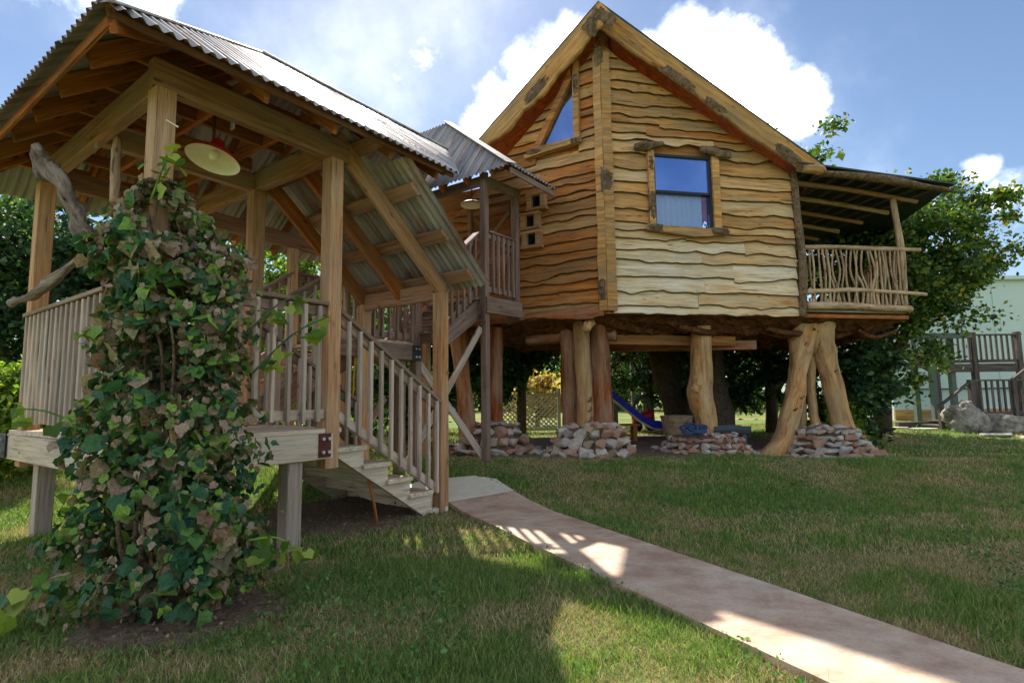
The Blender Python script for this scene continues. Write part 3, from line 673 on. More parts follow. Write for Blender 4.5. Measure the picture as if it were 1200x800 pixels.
# sheathing with window openings (butted quads)
def sheath(name, quads, M, mat):
    vs, fs = [], []
    for q in quads:
        b = len(vs); vs += [(x, -.02, z) for x, z in q] + [(x, -.09, z) for x, z in q]; n = len(q)
        fs += [tuple(range(b, b + n)), tuple(range(b + 2 * n - 1, b + n - 1, -1))] + [(b + i, b + n + i, b + n + (i + 1) % n, b + (i + 1) % n) for i in range(n)]
    return mk(name, vs, fs, mat, ho, M)
WR = (.84, 1.88, 3.88, 5.14)
wall_r = sheath('wall', [[(.0, HF), (.84, HF), (.84, ROOF_R(.84)), (0, ROOF_R(0))], [(1.88, HF), (3.46, HF), (3.46, ROOF_R(3.46)), (1.88, ROOF_R(1.88))],
        [(.84, HF), (1.88, HF), (1.88, 3.88), (.84, 3.88)], [(.84, 5.14), (1.88, 5.14), (1.88, ROOF_R(1.88)), (.84, ROOF_R(.84))]], MR, M_BORANGE)
wall_l = sheath('wall', [[(0, HF), (.46, HF), (.46, ROOF_L(.46)), (0, ROOF_L(0))], [(.46, HF), (1.10, HF), (1.10, 5.42), (.46, 5.42)],
        [(.46, 6.46), (.46, ROOF_L(.46)), (1.10, ROOF_L(1.10)), (1.10, 5.42)], [(1.10, HF), (2.1, HF), (2.1, ROOF_L(2.1)), (1.10, ROOF_L(1.10))], [(2.1, HF), (LW, HF), (LW, 5.0), (2.1, 5.0)]], ML, M_BORANGE)
def live_board(s0, s1, z0, z1, M, mat, parent, roof, seed, smax, amp=.03, out=.0):
    """one live-edge board, overlapped like clapboarding; the sawn top hides behind the board above"""
    n = max(4, int((s1 - s0) / .09)); vs, fs = [], []
    f = random.uniform(.9, 2.0)
    for i in range(n + 1):
        s = s0 + (s1 - s0) * i / n
        wv = amp * (fbm(s * f + seed * 7.3, seed * 1.7) * 1.6 + .5 * fbm(s * 5 + seed, 4.1))
        zb = z0 + wv; zt = z1 + .045
        bulge = .008 * fbm(s * 3, seed)
        row = [(.004 + out, zt), (-.016, zt), (.010 + out, zb + .012), (.044 + out, zb - .004), (.050 + bulge + out, zb + .010), (.036 + bulge + out, (zb * .55 + zt * .45))]
        for o, z in row:
            ss = min(s, max(0.02, roof(z)))
            vs.append((ss, o, z))
    k = 6
    for i in range(n):
        for j in range(k): a = i * k + j; b = i * k + (j + 1) % k; fs.append((b, a, a + k, b + k))
    fs.append(tuple(range(k))); fs.append(tuple(range(n * k + k - 1, n * k - 1, -1)))
    o = mk('board', vs, fs, mat, parent, M)
    o.data.materials.append(M_EDGESHADE)  # dark bark strip, also paints the shadow line between boards
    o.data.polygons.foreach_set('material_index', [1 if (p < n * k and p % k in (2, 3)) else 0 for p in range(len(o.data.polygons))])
    return o
inv_r = lambda z: (6.93 - z) / .578
inv_l = lambda z: (6.93 - z) / .83
def clad(M, parent, smax, inv, holes, matf, seed0, s_start=.09):
    z = HF - .06; r = 0
    while True:
        h = random.choice((.13, .16, .18, .2, .22, .25)); z1 = z + h
        sm = min(smax, inv(z))
        if sm < .16: break
        segs = [(s_start, sm)]
        for (a, b, za, zb) in holes:
            aa, bb = (a, b) if not callable(a) else (a(z, z1), b(z, z1))
            if z1 > za + .03 and z < zb - .03 and bb > aa:
                ns = []
                for p, q_ in segs:
                    if aa > p + .06: ns.append((p, min(q_, aa)))
                    if bb < q_ - .06: ns.append((max(p, bb), q_))
                segs = ns
        for p, q_ in segs:
            cuts = [p]
            if q_ - p > 1.7 and random.random() < .75: cuts.append(p + (q_ - p) * random.uniform(.25, .75))
            cuts.append(q_)
            for a, b in zip(cuts[:-1], cuts[1:]):
                if b - a > .05: live_board(a, b - .004, z + random.uniform(-.006, .006), z1, M, matf(r, z), parent, inv, seed0 + r + (a > p) * .13, smax, random.choice((.022, .03, .045)))
        z = z1; r += 1
def mat_right(r, z):
    k = random.random()
    if z < 3.15: return M_BPALE if k < .85 else M_BMID
    if z < 3.55: return M_BPALE if k < .55 else M_BMID
    if z < 3.85: return M_BMID if k < .6 else M_BTAN
    return M_BTAN if k < .75 else (M_BORANGE if k < .9 else M_BMID)
def mat_left(r, z): return M_BORANGE if random.random() < (.85 if z < 4.6 else .5) else M_BTAN
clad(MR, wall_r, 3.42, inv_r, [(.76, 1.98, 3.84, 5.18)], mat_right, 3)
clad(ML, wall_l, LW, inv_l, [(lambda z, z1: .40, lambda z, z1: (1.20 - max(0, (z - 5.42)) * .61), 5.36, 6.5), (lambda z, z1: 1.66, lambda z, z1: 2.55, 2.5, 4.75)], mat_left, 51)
# live-edge slab at the foot of the side wall
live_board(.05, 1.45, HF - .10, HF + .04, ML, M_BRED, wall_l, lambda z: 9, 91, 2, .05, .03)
# corner planks with bark patches
def plank(name, pts, th, mat, parent, M, off=.05):
    return prism(name, [(x, z) for x, z in pts], th, mat, parent, M @ Matrix.Translation((0, off, 0)))
def wavy(s0, s1, z0, z1, n, a, seed):
    L_ = [(s0 + a * fbm(i * .5, seed), z0 + (z1 - z0) * i / n) for i in range(n + 1)]
    R_ = [(s1 + a * fbm(i * .5, seed + 5), z0 + (z1 - z0) * i / n) for i in range(n, -1, -1)]
    return L_ + R_
plank('corner_board', wavy(-.03, .13, HF - .02, 6.80, 16, .02, 2), .05, M_BTAN, ho, MR, .045)
plank('corner_board', wavy(-.03, .10, HF - .02, 6.76, 16, .02, 12), .05, M_BTAN, ho, ML, .045)
def barkpatch(M, s, z, w, h, parent, off=.09, seed=0):
    vs, fs = [], []; nx, nz = 8, 10
    for j in range(nz + 1):
        for i in range(nx + 1):
            a, b = i / nx * 2 - 1, j / nz * 2 - 1
            e = max(0, 1 - (abs(a) ** 3 + abs(b) ** 3)); k = .03 + .5 * e
            vs.append((s + a * w / 2 * (1 + .25 * fbm(b * 2, seed)), off - .05 + .07 * k + .04 * e * fbm(a * 2 + seed, b * 4), z + b * h / 2 * (1 + .2 * fbm(a * 2, seed + 3))))
    for j in range(nz):
        for i in range(nx): c = j * (nx + 1) + i; fs.append((c + 1, c, c + nx + 1, c + nx + 2))
    return mk('bark_patch', vs, fs, M_BARK, parent, M, True)
barkpatch(MR, .02, 4.62, .2, .42, ho, .13, 1); barkpatch(ML, .04, 2.85, .14, .4, ho, .13, 3); barkpatch(MR, -.05, 6.72, .16, .35, ho, .13, 6)
# right corner log
tube('corner_log', [HR(3.46, HF - .06, .06), HR(3.50, 3.4, .08), HR(3.47, 4.2, .07), HR(3.45, 5.0, .08)], [.065, .06, .055, .05], M_BARK, ho, 10, .2)
# ---- window in the broad wall
win = thing('w', '', '') if False else None
def M_at(base, s, z, o): return base @ Matrix.Translation((s, o, z))
def boxm(name, x0, x1, y0, y1, z0, z1, mat, parent, M):
    vs = [(x, y, z) for x in (x0, x1) for y in (y0, y1) for z in (z0, z1)]
    fs = [(0, 1, 3, 2), (4, 6, 7, 5), (0, 4, 5, 1), (2, 3, 7, 6), (0, 2, 6, 4), (1, 5, 7, 3)]
    return mk(name, vs, fs, mat, parent, M)
a, b, c, d = WR
wf = boxm('window', a, a + .035, -.06, .055, c, d, M_BLACK, ho, MR)
boxm('frame_bar', b - .035, b, -.06, .055, c, d, M_BLACK, wf, MR); boxm('frame_bar', a + .037, b - .037, -.06, .053, c, c + .035, M_BLACK, wf, MR)
boxm('frame_bar', a + .037, b - .037, -.06, .053, d - .035, d, M_BLACK, wf, MR); boxm('meeting_rail', a + .037, b - .037, -.05, .045, 4.485, 4.525, M_BLACK, wf, MR)
boxm('pane', a + .036, b - .036, .012, .018, 4.526, d - .036, M_GLASS, wf, MR); boxm('pane', a + .036, b - .036, -.012, -.006, c + .036, 4.484, M_GLASS2, wf, MR)
vs, fs = [], []
nx = 60
for i in range(nx + 1):
    x = a + .05 + (b - a - .18) * i / nx
    y = -.07 + .014 * math.sin(i * .95 + .6 * math.sin(i * .31)) + .008 * fbm(i * .2, 5)
    vs += [(x, y, c + .03), (x, y - .004, 4.52)]
for i in range(nx): fs.append((2 * i, 2 * i + 2, 2 * i + 3, 2 * i + 1))
mk('curtain', vs, fs, M_CURTAIN, wf, MR, True)
# window surround of rough slabs
plank('window_trim', wavy(.74, .84, 3.90, 5.20, 8, .02, 31), .07, M_BTAN, ho, MR, .03)
plank('window_trim', wavy(1.89, 2.02, 3.86, 5.20, 8, .012, 33), .06, M_BTAN, ho, MR, .03)
barkpatch(MR, .79, 4.25, .13, .6, ho, .13, 11); barkpatch(MR, .79, 4.95, .11, .3, ho, .13, 12)
tube('window_head', [HR(.52, 5.20, .09), HR(.68, 5.23, .11), HR(.85, 5.25, .10), HR(1.03, 5.29, .09)], [.05, .08, .065, .03], M_BARK, ho, 10, .3)
tube('window_head', [HR(1.68, 5.25, .09), HR(1.88, 5.22, .11), HR(2.05, 5.20, .1), HR(2.24, 5.19, .09)], [.05, .07, .065, .045], M_BARK, ho, 10, .3)
pts = [(.70, 3.90), (.66, 3.83), (.85, 3.80), (1.2, 3.77), (1.5, 3.74), (1.75, 3.76), (2.0, 3.81), (2.16, 3.86), (2.1, 3.89)]
plank('window_sill', pts, .12, M_BTAN, ho, MR, .02); barkpatch(MR, .80, 3.86, .26, .12, ho, .19, 15); barkpatch(MR, 1.95, 3.85, .3, .12, ho, .19, 16)
# ---- triangular window in the side wall
tri = [(.47, 5.43), (1.09, 5.43), (.47, 6.45)]
plank('pane', tri, .008, M_GLASS, ho, ML, .02)
tw = plank('window', [(.36, 5.36), (.46, 5.36), (.46, 6.48), (.42, 6.78), (.35, 6.75)], .09, M_BTAN, ho, ML, .02)
plank('frame_bar', [(1.09, 5.43), (1.24, 5.40), (.50, 6.66), (.47, 6.48)], .085, M_BORANGE, tw, ML, .02)
plank('frame_bar', wavy(.0, .1, .0, .95, 6, .02, 8) and [(.34, 5.42), (.33, 5.34), (.6, 5.31), (.95, 5.30), (1.36, 5.27), (1.38, 5.33), (1.1, 5.42)], .12, M_BTAN, tw, ML, .02)
barkpatch(ML, .40, 6.35, .1, .4, ho, .15, 21); barkpatch(ML, .42, 5.37, .2, .1, ho, .18, 22); barkpatch(ML, 1.18, 5.35, .3, .1, ho, .18, 23)
# ---- three little box windows
M_TEAL = glassmat('teal_glass', (.15, .3, .32), .12)
for k, (s, z) in enumerate(((1.16, 4.47), (1.28, 4.15), (1.26, 3.83))):
    bw_ = boxm('box_window', s - .17, s - .085, .03, .16, z - .13, z + .13, M_CEDAR, ho, ML)
    boxm('frame_bar', s + .085, s + .17, .03, .16, z - .13, z + .13, M_CEDAR, bw_, ML)
    boxm('frame_bar', s - .19, s + .19, .03, .17, z + .104, z + .15, M_CEDAR, bw_, ML)
    boxm('frame_bar', s - .19, s + .19, .03, .17, z - .15, z - .104, M_CEDAR, bw_, ML)
    boxm('pane', s - .084, s + .084, .08, .086, z - .103, z + .103, M_TEAL, bw_, ML)
# ---- door in the porch recess
dr = boxm('door', 1.70, 2.52, -.01, .02, HF + .16, 4.62, M_RAFT, ho, ML)
boxm('door_frame', 1.62, 1.69, .0, .07, HF + .12, 4.72, M_BEAM, dr, ML); boxm('door_frame', 2.53, 2.60, .0, .07, HF + .12, 4.72, M_BEAM, dr, ML); boxm('door_frame', 1.695, 2.525, .0, .068, 4.63, 4.72, M_BEAM, dr, ML)
for z in (2.75, 3.6, 4.5): boxm('door_rail', 1.72, 2.50, .022, .04, z - .06, z + .06, M_BEAM, dr, ML)
beam('door_brace', HL(1.74, 3.68, .032), HL(2.48, 4.42, .032), .018, .07, M_BEAM, dr, up=NL.cross(TL)); beam('door_brace', HL(1.74, 4.42, .036), HL(2.48, 3.68, .036), .018, .07, M_BEAM, dr, up=NL.cross(TL))
boxm('handle', 1.76, 1.79, .04, .08, 3.35, 3.48, M_BLACK, dr, ML)
# ---- roof
TIP = HK + (NR + NL).normalized() * .37 + UPV * 7.44
ER = HR(3.80, 5.02, .36); EL = HL(2.25, 5.66, .33)
def roofslab(A, B, D, th, mat, name, drop=0., push=0.):
    A, B = Vector(A), Vector(B); n = (B - A).cross(D).normalized(); n = n if n.z > 0 else -n
    A2, B2 = A + D * push, B + D * push
    A3, B3 = A + D * 6.2, B + D * 6.2
    vs = [p - n * drop for p in (A2, B2, B3, A3)] + [p - n * (drop + th) for p in (A2, B2, B3, A3)]
    o = mk(name, vs, [(0, 1, 2, 3), (7, 6, 5, 4), (0, 4, 5, 1), (1, 5, 6, 2), (2, 6, 7, 3), (3, 7, 4, 0)], mat, ho)
    bm = bmesh.new(); bm.from_mesh(o.data); bmesh.ops.recalc_face_normals(bm, faces=bm.faces); bm.to_mesh(o.data); bm.free(); return o, n
rr, nrr = roofslab(TIP, ER, RD, .05, M_ROOFEDGE, 'roof', 0, -.04); rl, nrl = roofslab(TIP, EL, RD, .05, M_ROOFEDGE, 'roof', 0, -.04)
roofslab(TIP + RD * .05, ER + RD * .05, RD, .04, M_BORANGE, 'soffit', .055); roofslab(TIP + RD * .05, EL + RD * .05, RD, .04, M_BORANGE, 'soffit', .055)
def barge(A, B, n_up, wid, name, mat, seed, face):
    """wavy barge board along A->B hanging below the roof edge"""
    d = (B - A); L = d.length; x = d.normalized(); dn = -n_up; y = x.cross(dn).normalized()
    if y.dot(face) < 0: y = -y
    n = 30; vs, fs = [], []
    for i in range(n + 1):
        t = i / n; w = wid * (1.0 + .25 * fbm(t * 5, seed) + .12 * fbm(t * 17, seed)) * (1 - .35 * max(0, t - .8) / .2)
        for (o, q) in ((0, .055), (.07, .055), (.075, w - .02), (.055, w), (0, w)): vs.append(Vector((t * L, o, q)))
    k = 5
    for i in range(n):
        for j in range(k): fs.append((i * k + j, i * k + (j + 1) % k, (i + 1) * k + (j + 1) % k, (i + 1) * k + j))
    fs.append(tuple(range(k - 1, -1, -1))); fs.append(tuple(range(n * k, n * k + k)))
    M = Matrix((x, y, dn)).transposed().to_4x4(); M.translation = A
    o = mk(name, vs, fs, mat, ho, M)
    bm = bmesh.new(); bm.from_mesh(o.data); bmesh.ops.recalc_face_normals(bm, faces=bm.faces); bm.to_mesh(o.data); bm.free()
    return o, M
br, MBR = barge(TIP - RD * .02, ER - RD * .02, nrr, .34, 'barge_board', M_BTAN, 3, NR); bl, MBL = barge(TIP - RD * .02, EL - RD * .02, nrl, .36, 'barge_board', M_BTAN, 9, NL)
def bargebark(M, x, w, h, q, seed):
    M2 = M @ Matrix(((1, 0, 0, x), (0, 1, 0, 0), (0, 0, -1, q), (0, 0, 0, 1)))
    o = barkpatch(M2, 0, 0, w, h, ho, .11, seed); return o
bargebark(MBR, 1.75, .75, .16, .27, 41); bargebark(MBR, 2.5, .5, .14, .28, 42); bargebark(MBR, 4.0, .7, .2, .24, 43); bargebark(MBL, 1.6, .6, .2, .25, 44); bargebark(MBR, .12, .25, .45, .3, 45); bargebark(MBL, .1, .2, .4, .3, 46)
# rafters inside the gable overhang
tube('ridge_pole', [TIP - UPV * .22 - RD * .03, TIP - UPV * .24 + RD * 2.5], [.10, .10], M_BARK, ho, 10, .15)
# back and side walls, floor
RB = HR(3.46, 0, 0); LB = HL(LW, 0, 0)
def vwall(A, B, zt0, zt1, mat):
    M, L = frame(A + UPV * HF, B + UPV * HF); return prism('side_wall', [(0, 0), (L, 0), (L, zt1 - HF), (0, zt0 - HF)], .08, mat, ho, M)
vwall(RB - NR * .1, RB + RD * 4.6, 4.95, 4.95, M_BORANGE); vwall(LB - NL * .1, LB + RD * 4.6 , 4.9, 4.9, M_BORANGE); vwall(RB + RD * 4.62, LB + RD * 4.62, 4.9, 4.9, M_BORANGE)
# rough underside: slabs bulging downwards
def underside():
    A = [HL(LW, 0), HL(0, 0), HR(3.46, 0), HR(5.65, 0), HR(5.65, 0) + RD * 4.6, HL(LW, 0) + RD * 4.6]
    nx, ny = 64, 36; vs, fs = [], []
    xs = [HL(LW, 0), HL(0, 0), HR(5.65, 0)]
    for j in range(ny + 1):
        for i in range(nx + 1):
            t = i / nx * (LW + 5.65) - LW
            p = HL(-t, 0) if t < 0 else HR(t, 0)
            p = p + RD * (4.6 * j / ny + .03)
            e = min(1, j / 5, (ny - j) / 4, i / 4, (nx - i) / 4)
            z = HF - .05 - .20 * sstep(e) - .10 * e * abs(fbm(p.x * 2.2, p.y * 3.5, 2)) * 2 - .04 * fbm(p.x * 7, p.y * 7)
            vs.append((p.x, p.y, z))
    for j in range(ny):
        for i in range(nx): c = j * (nx + 1) + i; fs.append((c, c + nx + 1, c + nx + 2, c + 1))
    o = mk('floor_underside', vs, fs, M_ROOT, ho)
    poly = [(p.x, p.y) for p in A]
    vs = [(x, y, HF) for x, y in poly] + [(x, y, HF - .06) for x, y in poly]; n = len(poly)
    mk('floor', vs, [tuple(range(n)), tuple(range(2 * n - 1, n - 1, -1))] + [(i, i + n, (i + 1) % n + n, (i + 1) % n) for i in range(n)], M_RAFT, ho)
underside()
# carrying beams
beam('carrying_beam', HR(.15, 2.14, -.75), HR(2.62, 2.12, -.7), .16, .17, M_BORANGE, ho); beam('carrying_beam', HR(3.0, 2.05, -.6) , HR(.3, 2.1, -1.9), .16, .16, M_BRED, ho)
tube('carrying_log', [HL(1.7, 2.2, -.5), HL(.6, 2.22, -.6), HR(.35, 2.2, -.55)], [.09, .11, .1], M_BRED, ho, 10, .15)
tube('root_stub', [HL(.35, 2.36, -.1), HL(.3, 2.28, .12), HL(.34, 2.2, .16)], [.09, .08, .04], M_TRUNK, ho, 8, .3)
for k in range(16):
    s = random.uniform(.0, 5.2); o = random.uniform(-1.8, -.1)
    tube('root', [HR(s, 2.30, o), HR(s + random.uniform(.3, .7), 2.2 + random.uniform(-.05, .03), o + random.uniform(-.2, .1)), HR(s + random.uniform(.8, 1.3), 2.33, o + random.uniform(-.3, .1))], [.03, random.uniform(.04, .07), .02], M_ROOT, ho, 7, .3, sub=4)
# ---- balcony
tube('balcony_sill', [HR(3.56, 2.66, .05), HR(4.3, 2.67, .06), HR(5.0, 2.655, .05), HR(5.66, 2.64, .04)], [.07, .06, .06, .06], M_STICK, ho, 10, .12)
for i in range(9): beam('deck_board', HR(3.5, HF + .06, -.12 - i * .22), HR(5.62, HF + .06, -.12 - i * .22), .21, .04, M_GREY, ho)
br_ = tube('balcony_rail', [HR(3.50, 3.67, .03), HR(4.2, 3.70, .05), HR(5.0, 3.71, .04), HR(5.98, 3.73, .03)], [.045, .04, .045, .035], M_STICK, ho, 8, .15)
tube('lower_rail', [HR(3.52, 2.90, .06), HR(4.4, 2.95, .07), HR(5.2, 2.94, .06), HR(6.0, 2.91, .06)], [.045, .04, .035, .03], M_STICK, br_, 8, .18)
for i in range(24):
    s = 3.66 + 1.92 * i / 23 + random.uniform(-.02, .02)
    tube('stick_baluster', [HR(s, 2.68, .05), HR(s + random.uniform(-.05, .05), 2.98, .05 + random.uniform(-.03, .03)), HR(s + random.uniform(-.06, .06), 3.3, .04 + random.uniform(-.03, .03)), HR(s + random.uniform(-.04, .04), 3.70, .04)], [.022, .02, .019, .016], M_STICK, br_, 6, .25, sub=4)
SD = RD
sr = tube('balcony_rail', [HR(5.62, 3.72, 0), HR(5.62, 3.72, 0) + SD * 2.0, HR(5.62, 3.7, 0) + SD * 4.4], [.04, .04, .04], M_STICK, ho, 8, .15)
for i in range(26):
    p = HR(5.62, 0, 0) + SD * (.25 + i * .16); tube('stick_baluster', [p + UPV * 2.68, p + UPV * 3.2 + Vector((random.uniform(-.05, .05), random.uniform(-.04, .04), 0)), p + UPV * 3.7], [.02, .018, .016], M_STICK, sr, 5, .2, sub=3)
tube('balcony_post', [HR(5.60, 2.60, 0), HR(5.62, 3.4, 0), HR(5.56, 4.05, .02), HR(5.52, 4.66, 0)], [.055, .05, .06, .05], M_STICK, ho, 8, .25)
tube('balcony_post', [HR(5.60, 2.60, 0) + SD * 4.2, HR(5.6, 4.6, 0) + SD * 4.2], [.055, .05], M_STICK, ho, 8, .25)
# balcony roof
tube('roof_fascia', [HR(3.72, 4.86, .38), HR(4.6, 4.84, .40), HR(5.6, 4.76, .42), HR(6.30, 4.70, .42)], [.075, .10, .09, .07], M_BARK, ho, 9, .2, flat=.6)
for i in range(7):
    o = -.05 - i * .62; tube('roof_pole', [HR(3.42, 4.86, o), HR(4.6, 4.80, o), HR(6.1, 4.66, o)], [.05, .045, .04], M_STICK if i % 2 else M_BEAM, ho, 7, .18)
A_, B_ = HR(3.3, 5.02, .42), HR(6.35, 4.84, .46)
vs = [A_, B_, B_ + RD * 5.0, A_ + RD * 5.0]; vs = vs + [v - UPV * .03 for v in vs]
mk('balcony_roof', vs, [(0, 1, 2, 3), (7, 6, 5, 4), (0, 4, 5, 1), (1, 5, 6, 2), (2, 6, 7, 3), (3, 7, 4, 0)], M_ROOFEDGE, ho)
for i in range(9):
    s = 3.6 + i * .32; beam('lath', HR(s, 4.955 - (s - 3.3) * .056, .3), HR(s, 4.955 - (s - 3.3) * .056, -3.8), .06, .02, M_DARKDECK, ho)
# eave stub
tube('eave_stub', [HR(3.35, 4.98, .30), HR(3.62, 4.93, .38), HR(3.78, 4.88, .40)], [.07, .085, .05], M_BTAN, ho, 9, .2)

# ------------------------------------------------------------------ trunk pillars
def pillar(name, label, parts, base):
    t = thing(name, label, 'pillar', base); return t
q1 = Vector((1.20, 9.0, .3))
p1 = thing('trunk_pillar', 'pillar of a peeled pale trunk bolted beside a split red-brown trunk', 'pillar', q1)
tube('trunk', [(1.190, 9.180, .2), (1.200, 9.180, 1.0), (1.180, 9.200, 1.7), (1.170, 9.200, 2.49)], [.155, .145, .14, .14], M_TRUNK, p1, 16, .06, sub=8)
tube('split_trunk', [(1.490, 9.160, .2), (1.480, 9.180, .9), (1.470, 9.200, 1.7), (1.470, 9.200, 2.49)], [.19, .165, .155, .15], M_BRED, p1, 16, .22, 2., sub=8)
tube('trunk', [(0.980, 9.550, .2), (0.990, 9.550, 1.2), (0.980, 9.550, 2.49)], [.16, .15, .15], M_BRED, p1, 14, .15, sub=8)
for k in range(3): tube('scar', [(1.220, 9.035, .78 + k * .16), (1.270, 9.042, .80 + k * .16), (1.280, 9.045, .86 + k * .16)], [.012, .018, .012], M_BARK, p1, 6, .2, sub=3)
p2 = thing('trunk_pillar', 'single knobbly peeled trunk pillar rising from a low rubble mound with a hose', 'pillar', (3.12, 9.1, .3))
tube('trunk', [(3.280, 9.440, .2), (3.260, 9.440, .8), (3.180, 9.440, 1.2), (3.220, 9.460, 1.6), (3.260, 9.460, 2.48)], [.19, .18, .20, .175, .17], M_TRUNK, p2, 16, .12, 2.5, sub=8)
tube('knot', [(3.100, 9.340, 1.28), (3.020, 9.310, 1.33)], [.11, .05], M_TRUNK, p2, 10, .25, sub=3)
p3 = thing('trunk_pillar', 'forked peeled trunk pillar with one root leg slanting down to the grass', 'pillar', (5.3, 9.86, .13))
tube('trunk', [(5.85, 9.77, 0.33), (5.75, 9.80, 0.86), (5.67, 9.86, 1.49), (5.57, 9.86, 2.02), (5.52, 9.86, 2.49)], [.23, .155, .15, .20, .30], M_TRUNK, p3, 16, .14, 2.5, sub=8)
tube('trunk', [(4.08, 9.34, -0.00), (4.55, 9.49, 0.34), (4.83, 9.63, 0.91), (5.00, 9.72, 1.49), (5.16, 9.80, 2.07), (5.17, 9.86, 2.49)], [.16, .17, .16, .15, .19, .28], M_TRUNK, p3, 16, .18, 2.5, sub=8)
tube('root_leg', [(5.57, 9.98, 0.33), (5.41, 10.00, 0.68), (5.38, 10.00, 1.20), (5.41, 9.98, 1.90)], [.16, .09, .07, .08], M_TRUNK, p3, 12, .15, sub=6)
tube('root_leg', [(5.06, 10.15, 0.28), (5.22, 10.12, 0.62), (5.28, 10.07, 1.32), (5.34, 10.00, 2.02)], [.16, .08, .05, .07], M_TRUNK, p3, 12, .15, sub=6)
tube('crotch', [(5.36, 9.86, 1.88), (5.36, 9.81, 2.15), (5.36, 9.86, 2.49)], [.04, .13, .24], M_TRUNK, p3, 14, .2, sub=6)
for k, (x, z) in enumerate(((4.78, .9), (4.92, 1.1), (4.6, .52), (5.56, 1.55))): tube('scar', [(x, 9.46 + .02 * k, z), (x + .07, 9.47 + .03 * k, z + .04)], [.02, .012], M_BARK, p3, 6, .3, sub=3)
p4 = thing('trunk_pillar', 'slim orange trunk pillar standing in rubble behind the porch post', 'pillar', (-.28, 9.6, .3))
tube('trunk', [(-.30, 9.6, .2), (-.29, 9.6, 1.2), (-.28, 9.62, 2.4)], [.13, .12, .12], M_BRED, p4, 12, .15)
p5 = thing('trunk_pillar', 'dark leaning trunk pillar seen between the stair braces', 'pillar', (-.9, 9.4, .3))
tube('trunk', [(-.72, 9.5, .2), (-.80, 9.5, 1.0), (-.92, 9.5, 2.0), (-.95, 9.5, 2.6)], [.17, .15, .14, .15], M_BRED, p5, 12, .2)
p6 = thing('trunk_pillar', 'dark rear trunk pillar in the deep shade under the house', 'pillar', (4.1, 11.5, .3))
tube('trunk', [(4.15, 11.6, .2), (4.1, 11.6, 1.2), (4.0, 11.6, 2.4)], [.42, .33, .36], M_TBARK, p6, 14, .3)
p7 = thing('trunk_pillar', 'dark rear trunk pillar half hidden by the knobbly pillar', 'pillar', (2.9, 12.2, .3))
tube('trunk', [(3.72, 12.6, .2), (3.62, 12.6, 1.2), (3.4, 12.6, 2.4)], [.28, .24, .3], M_TBARK, p7, 12, .3)

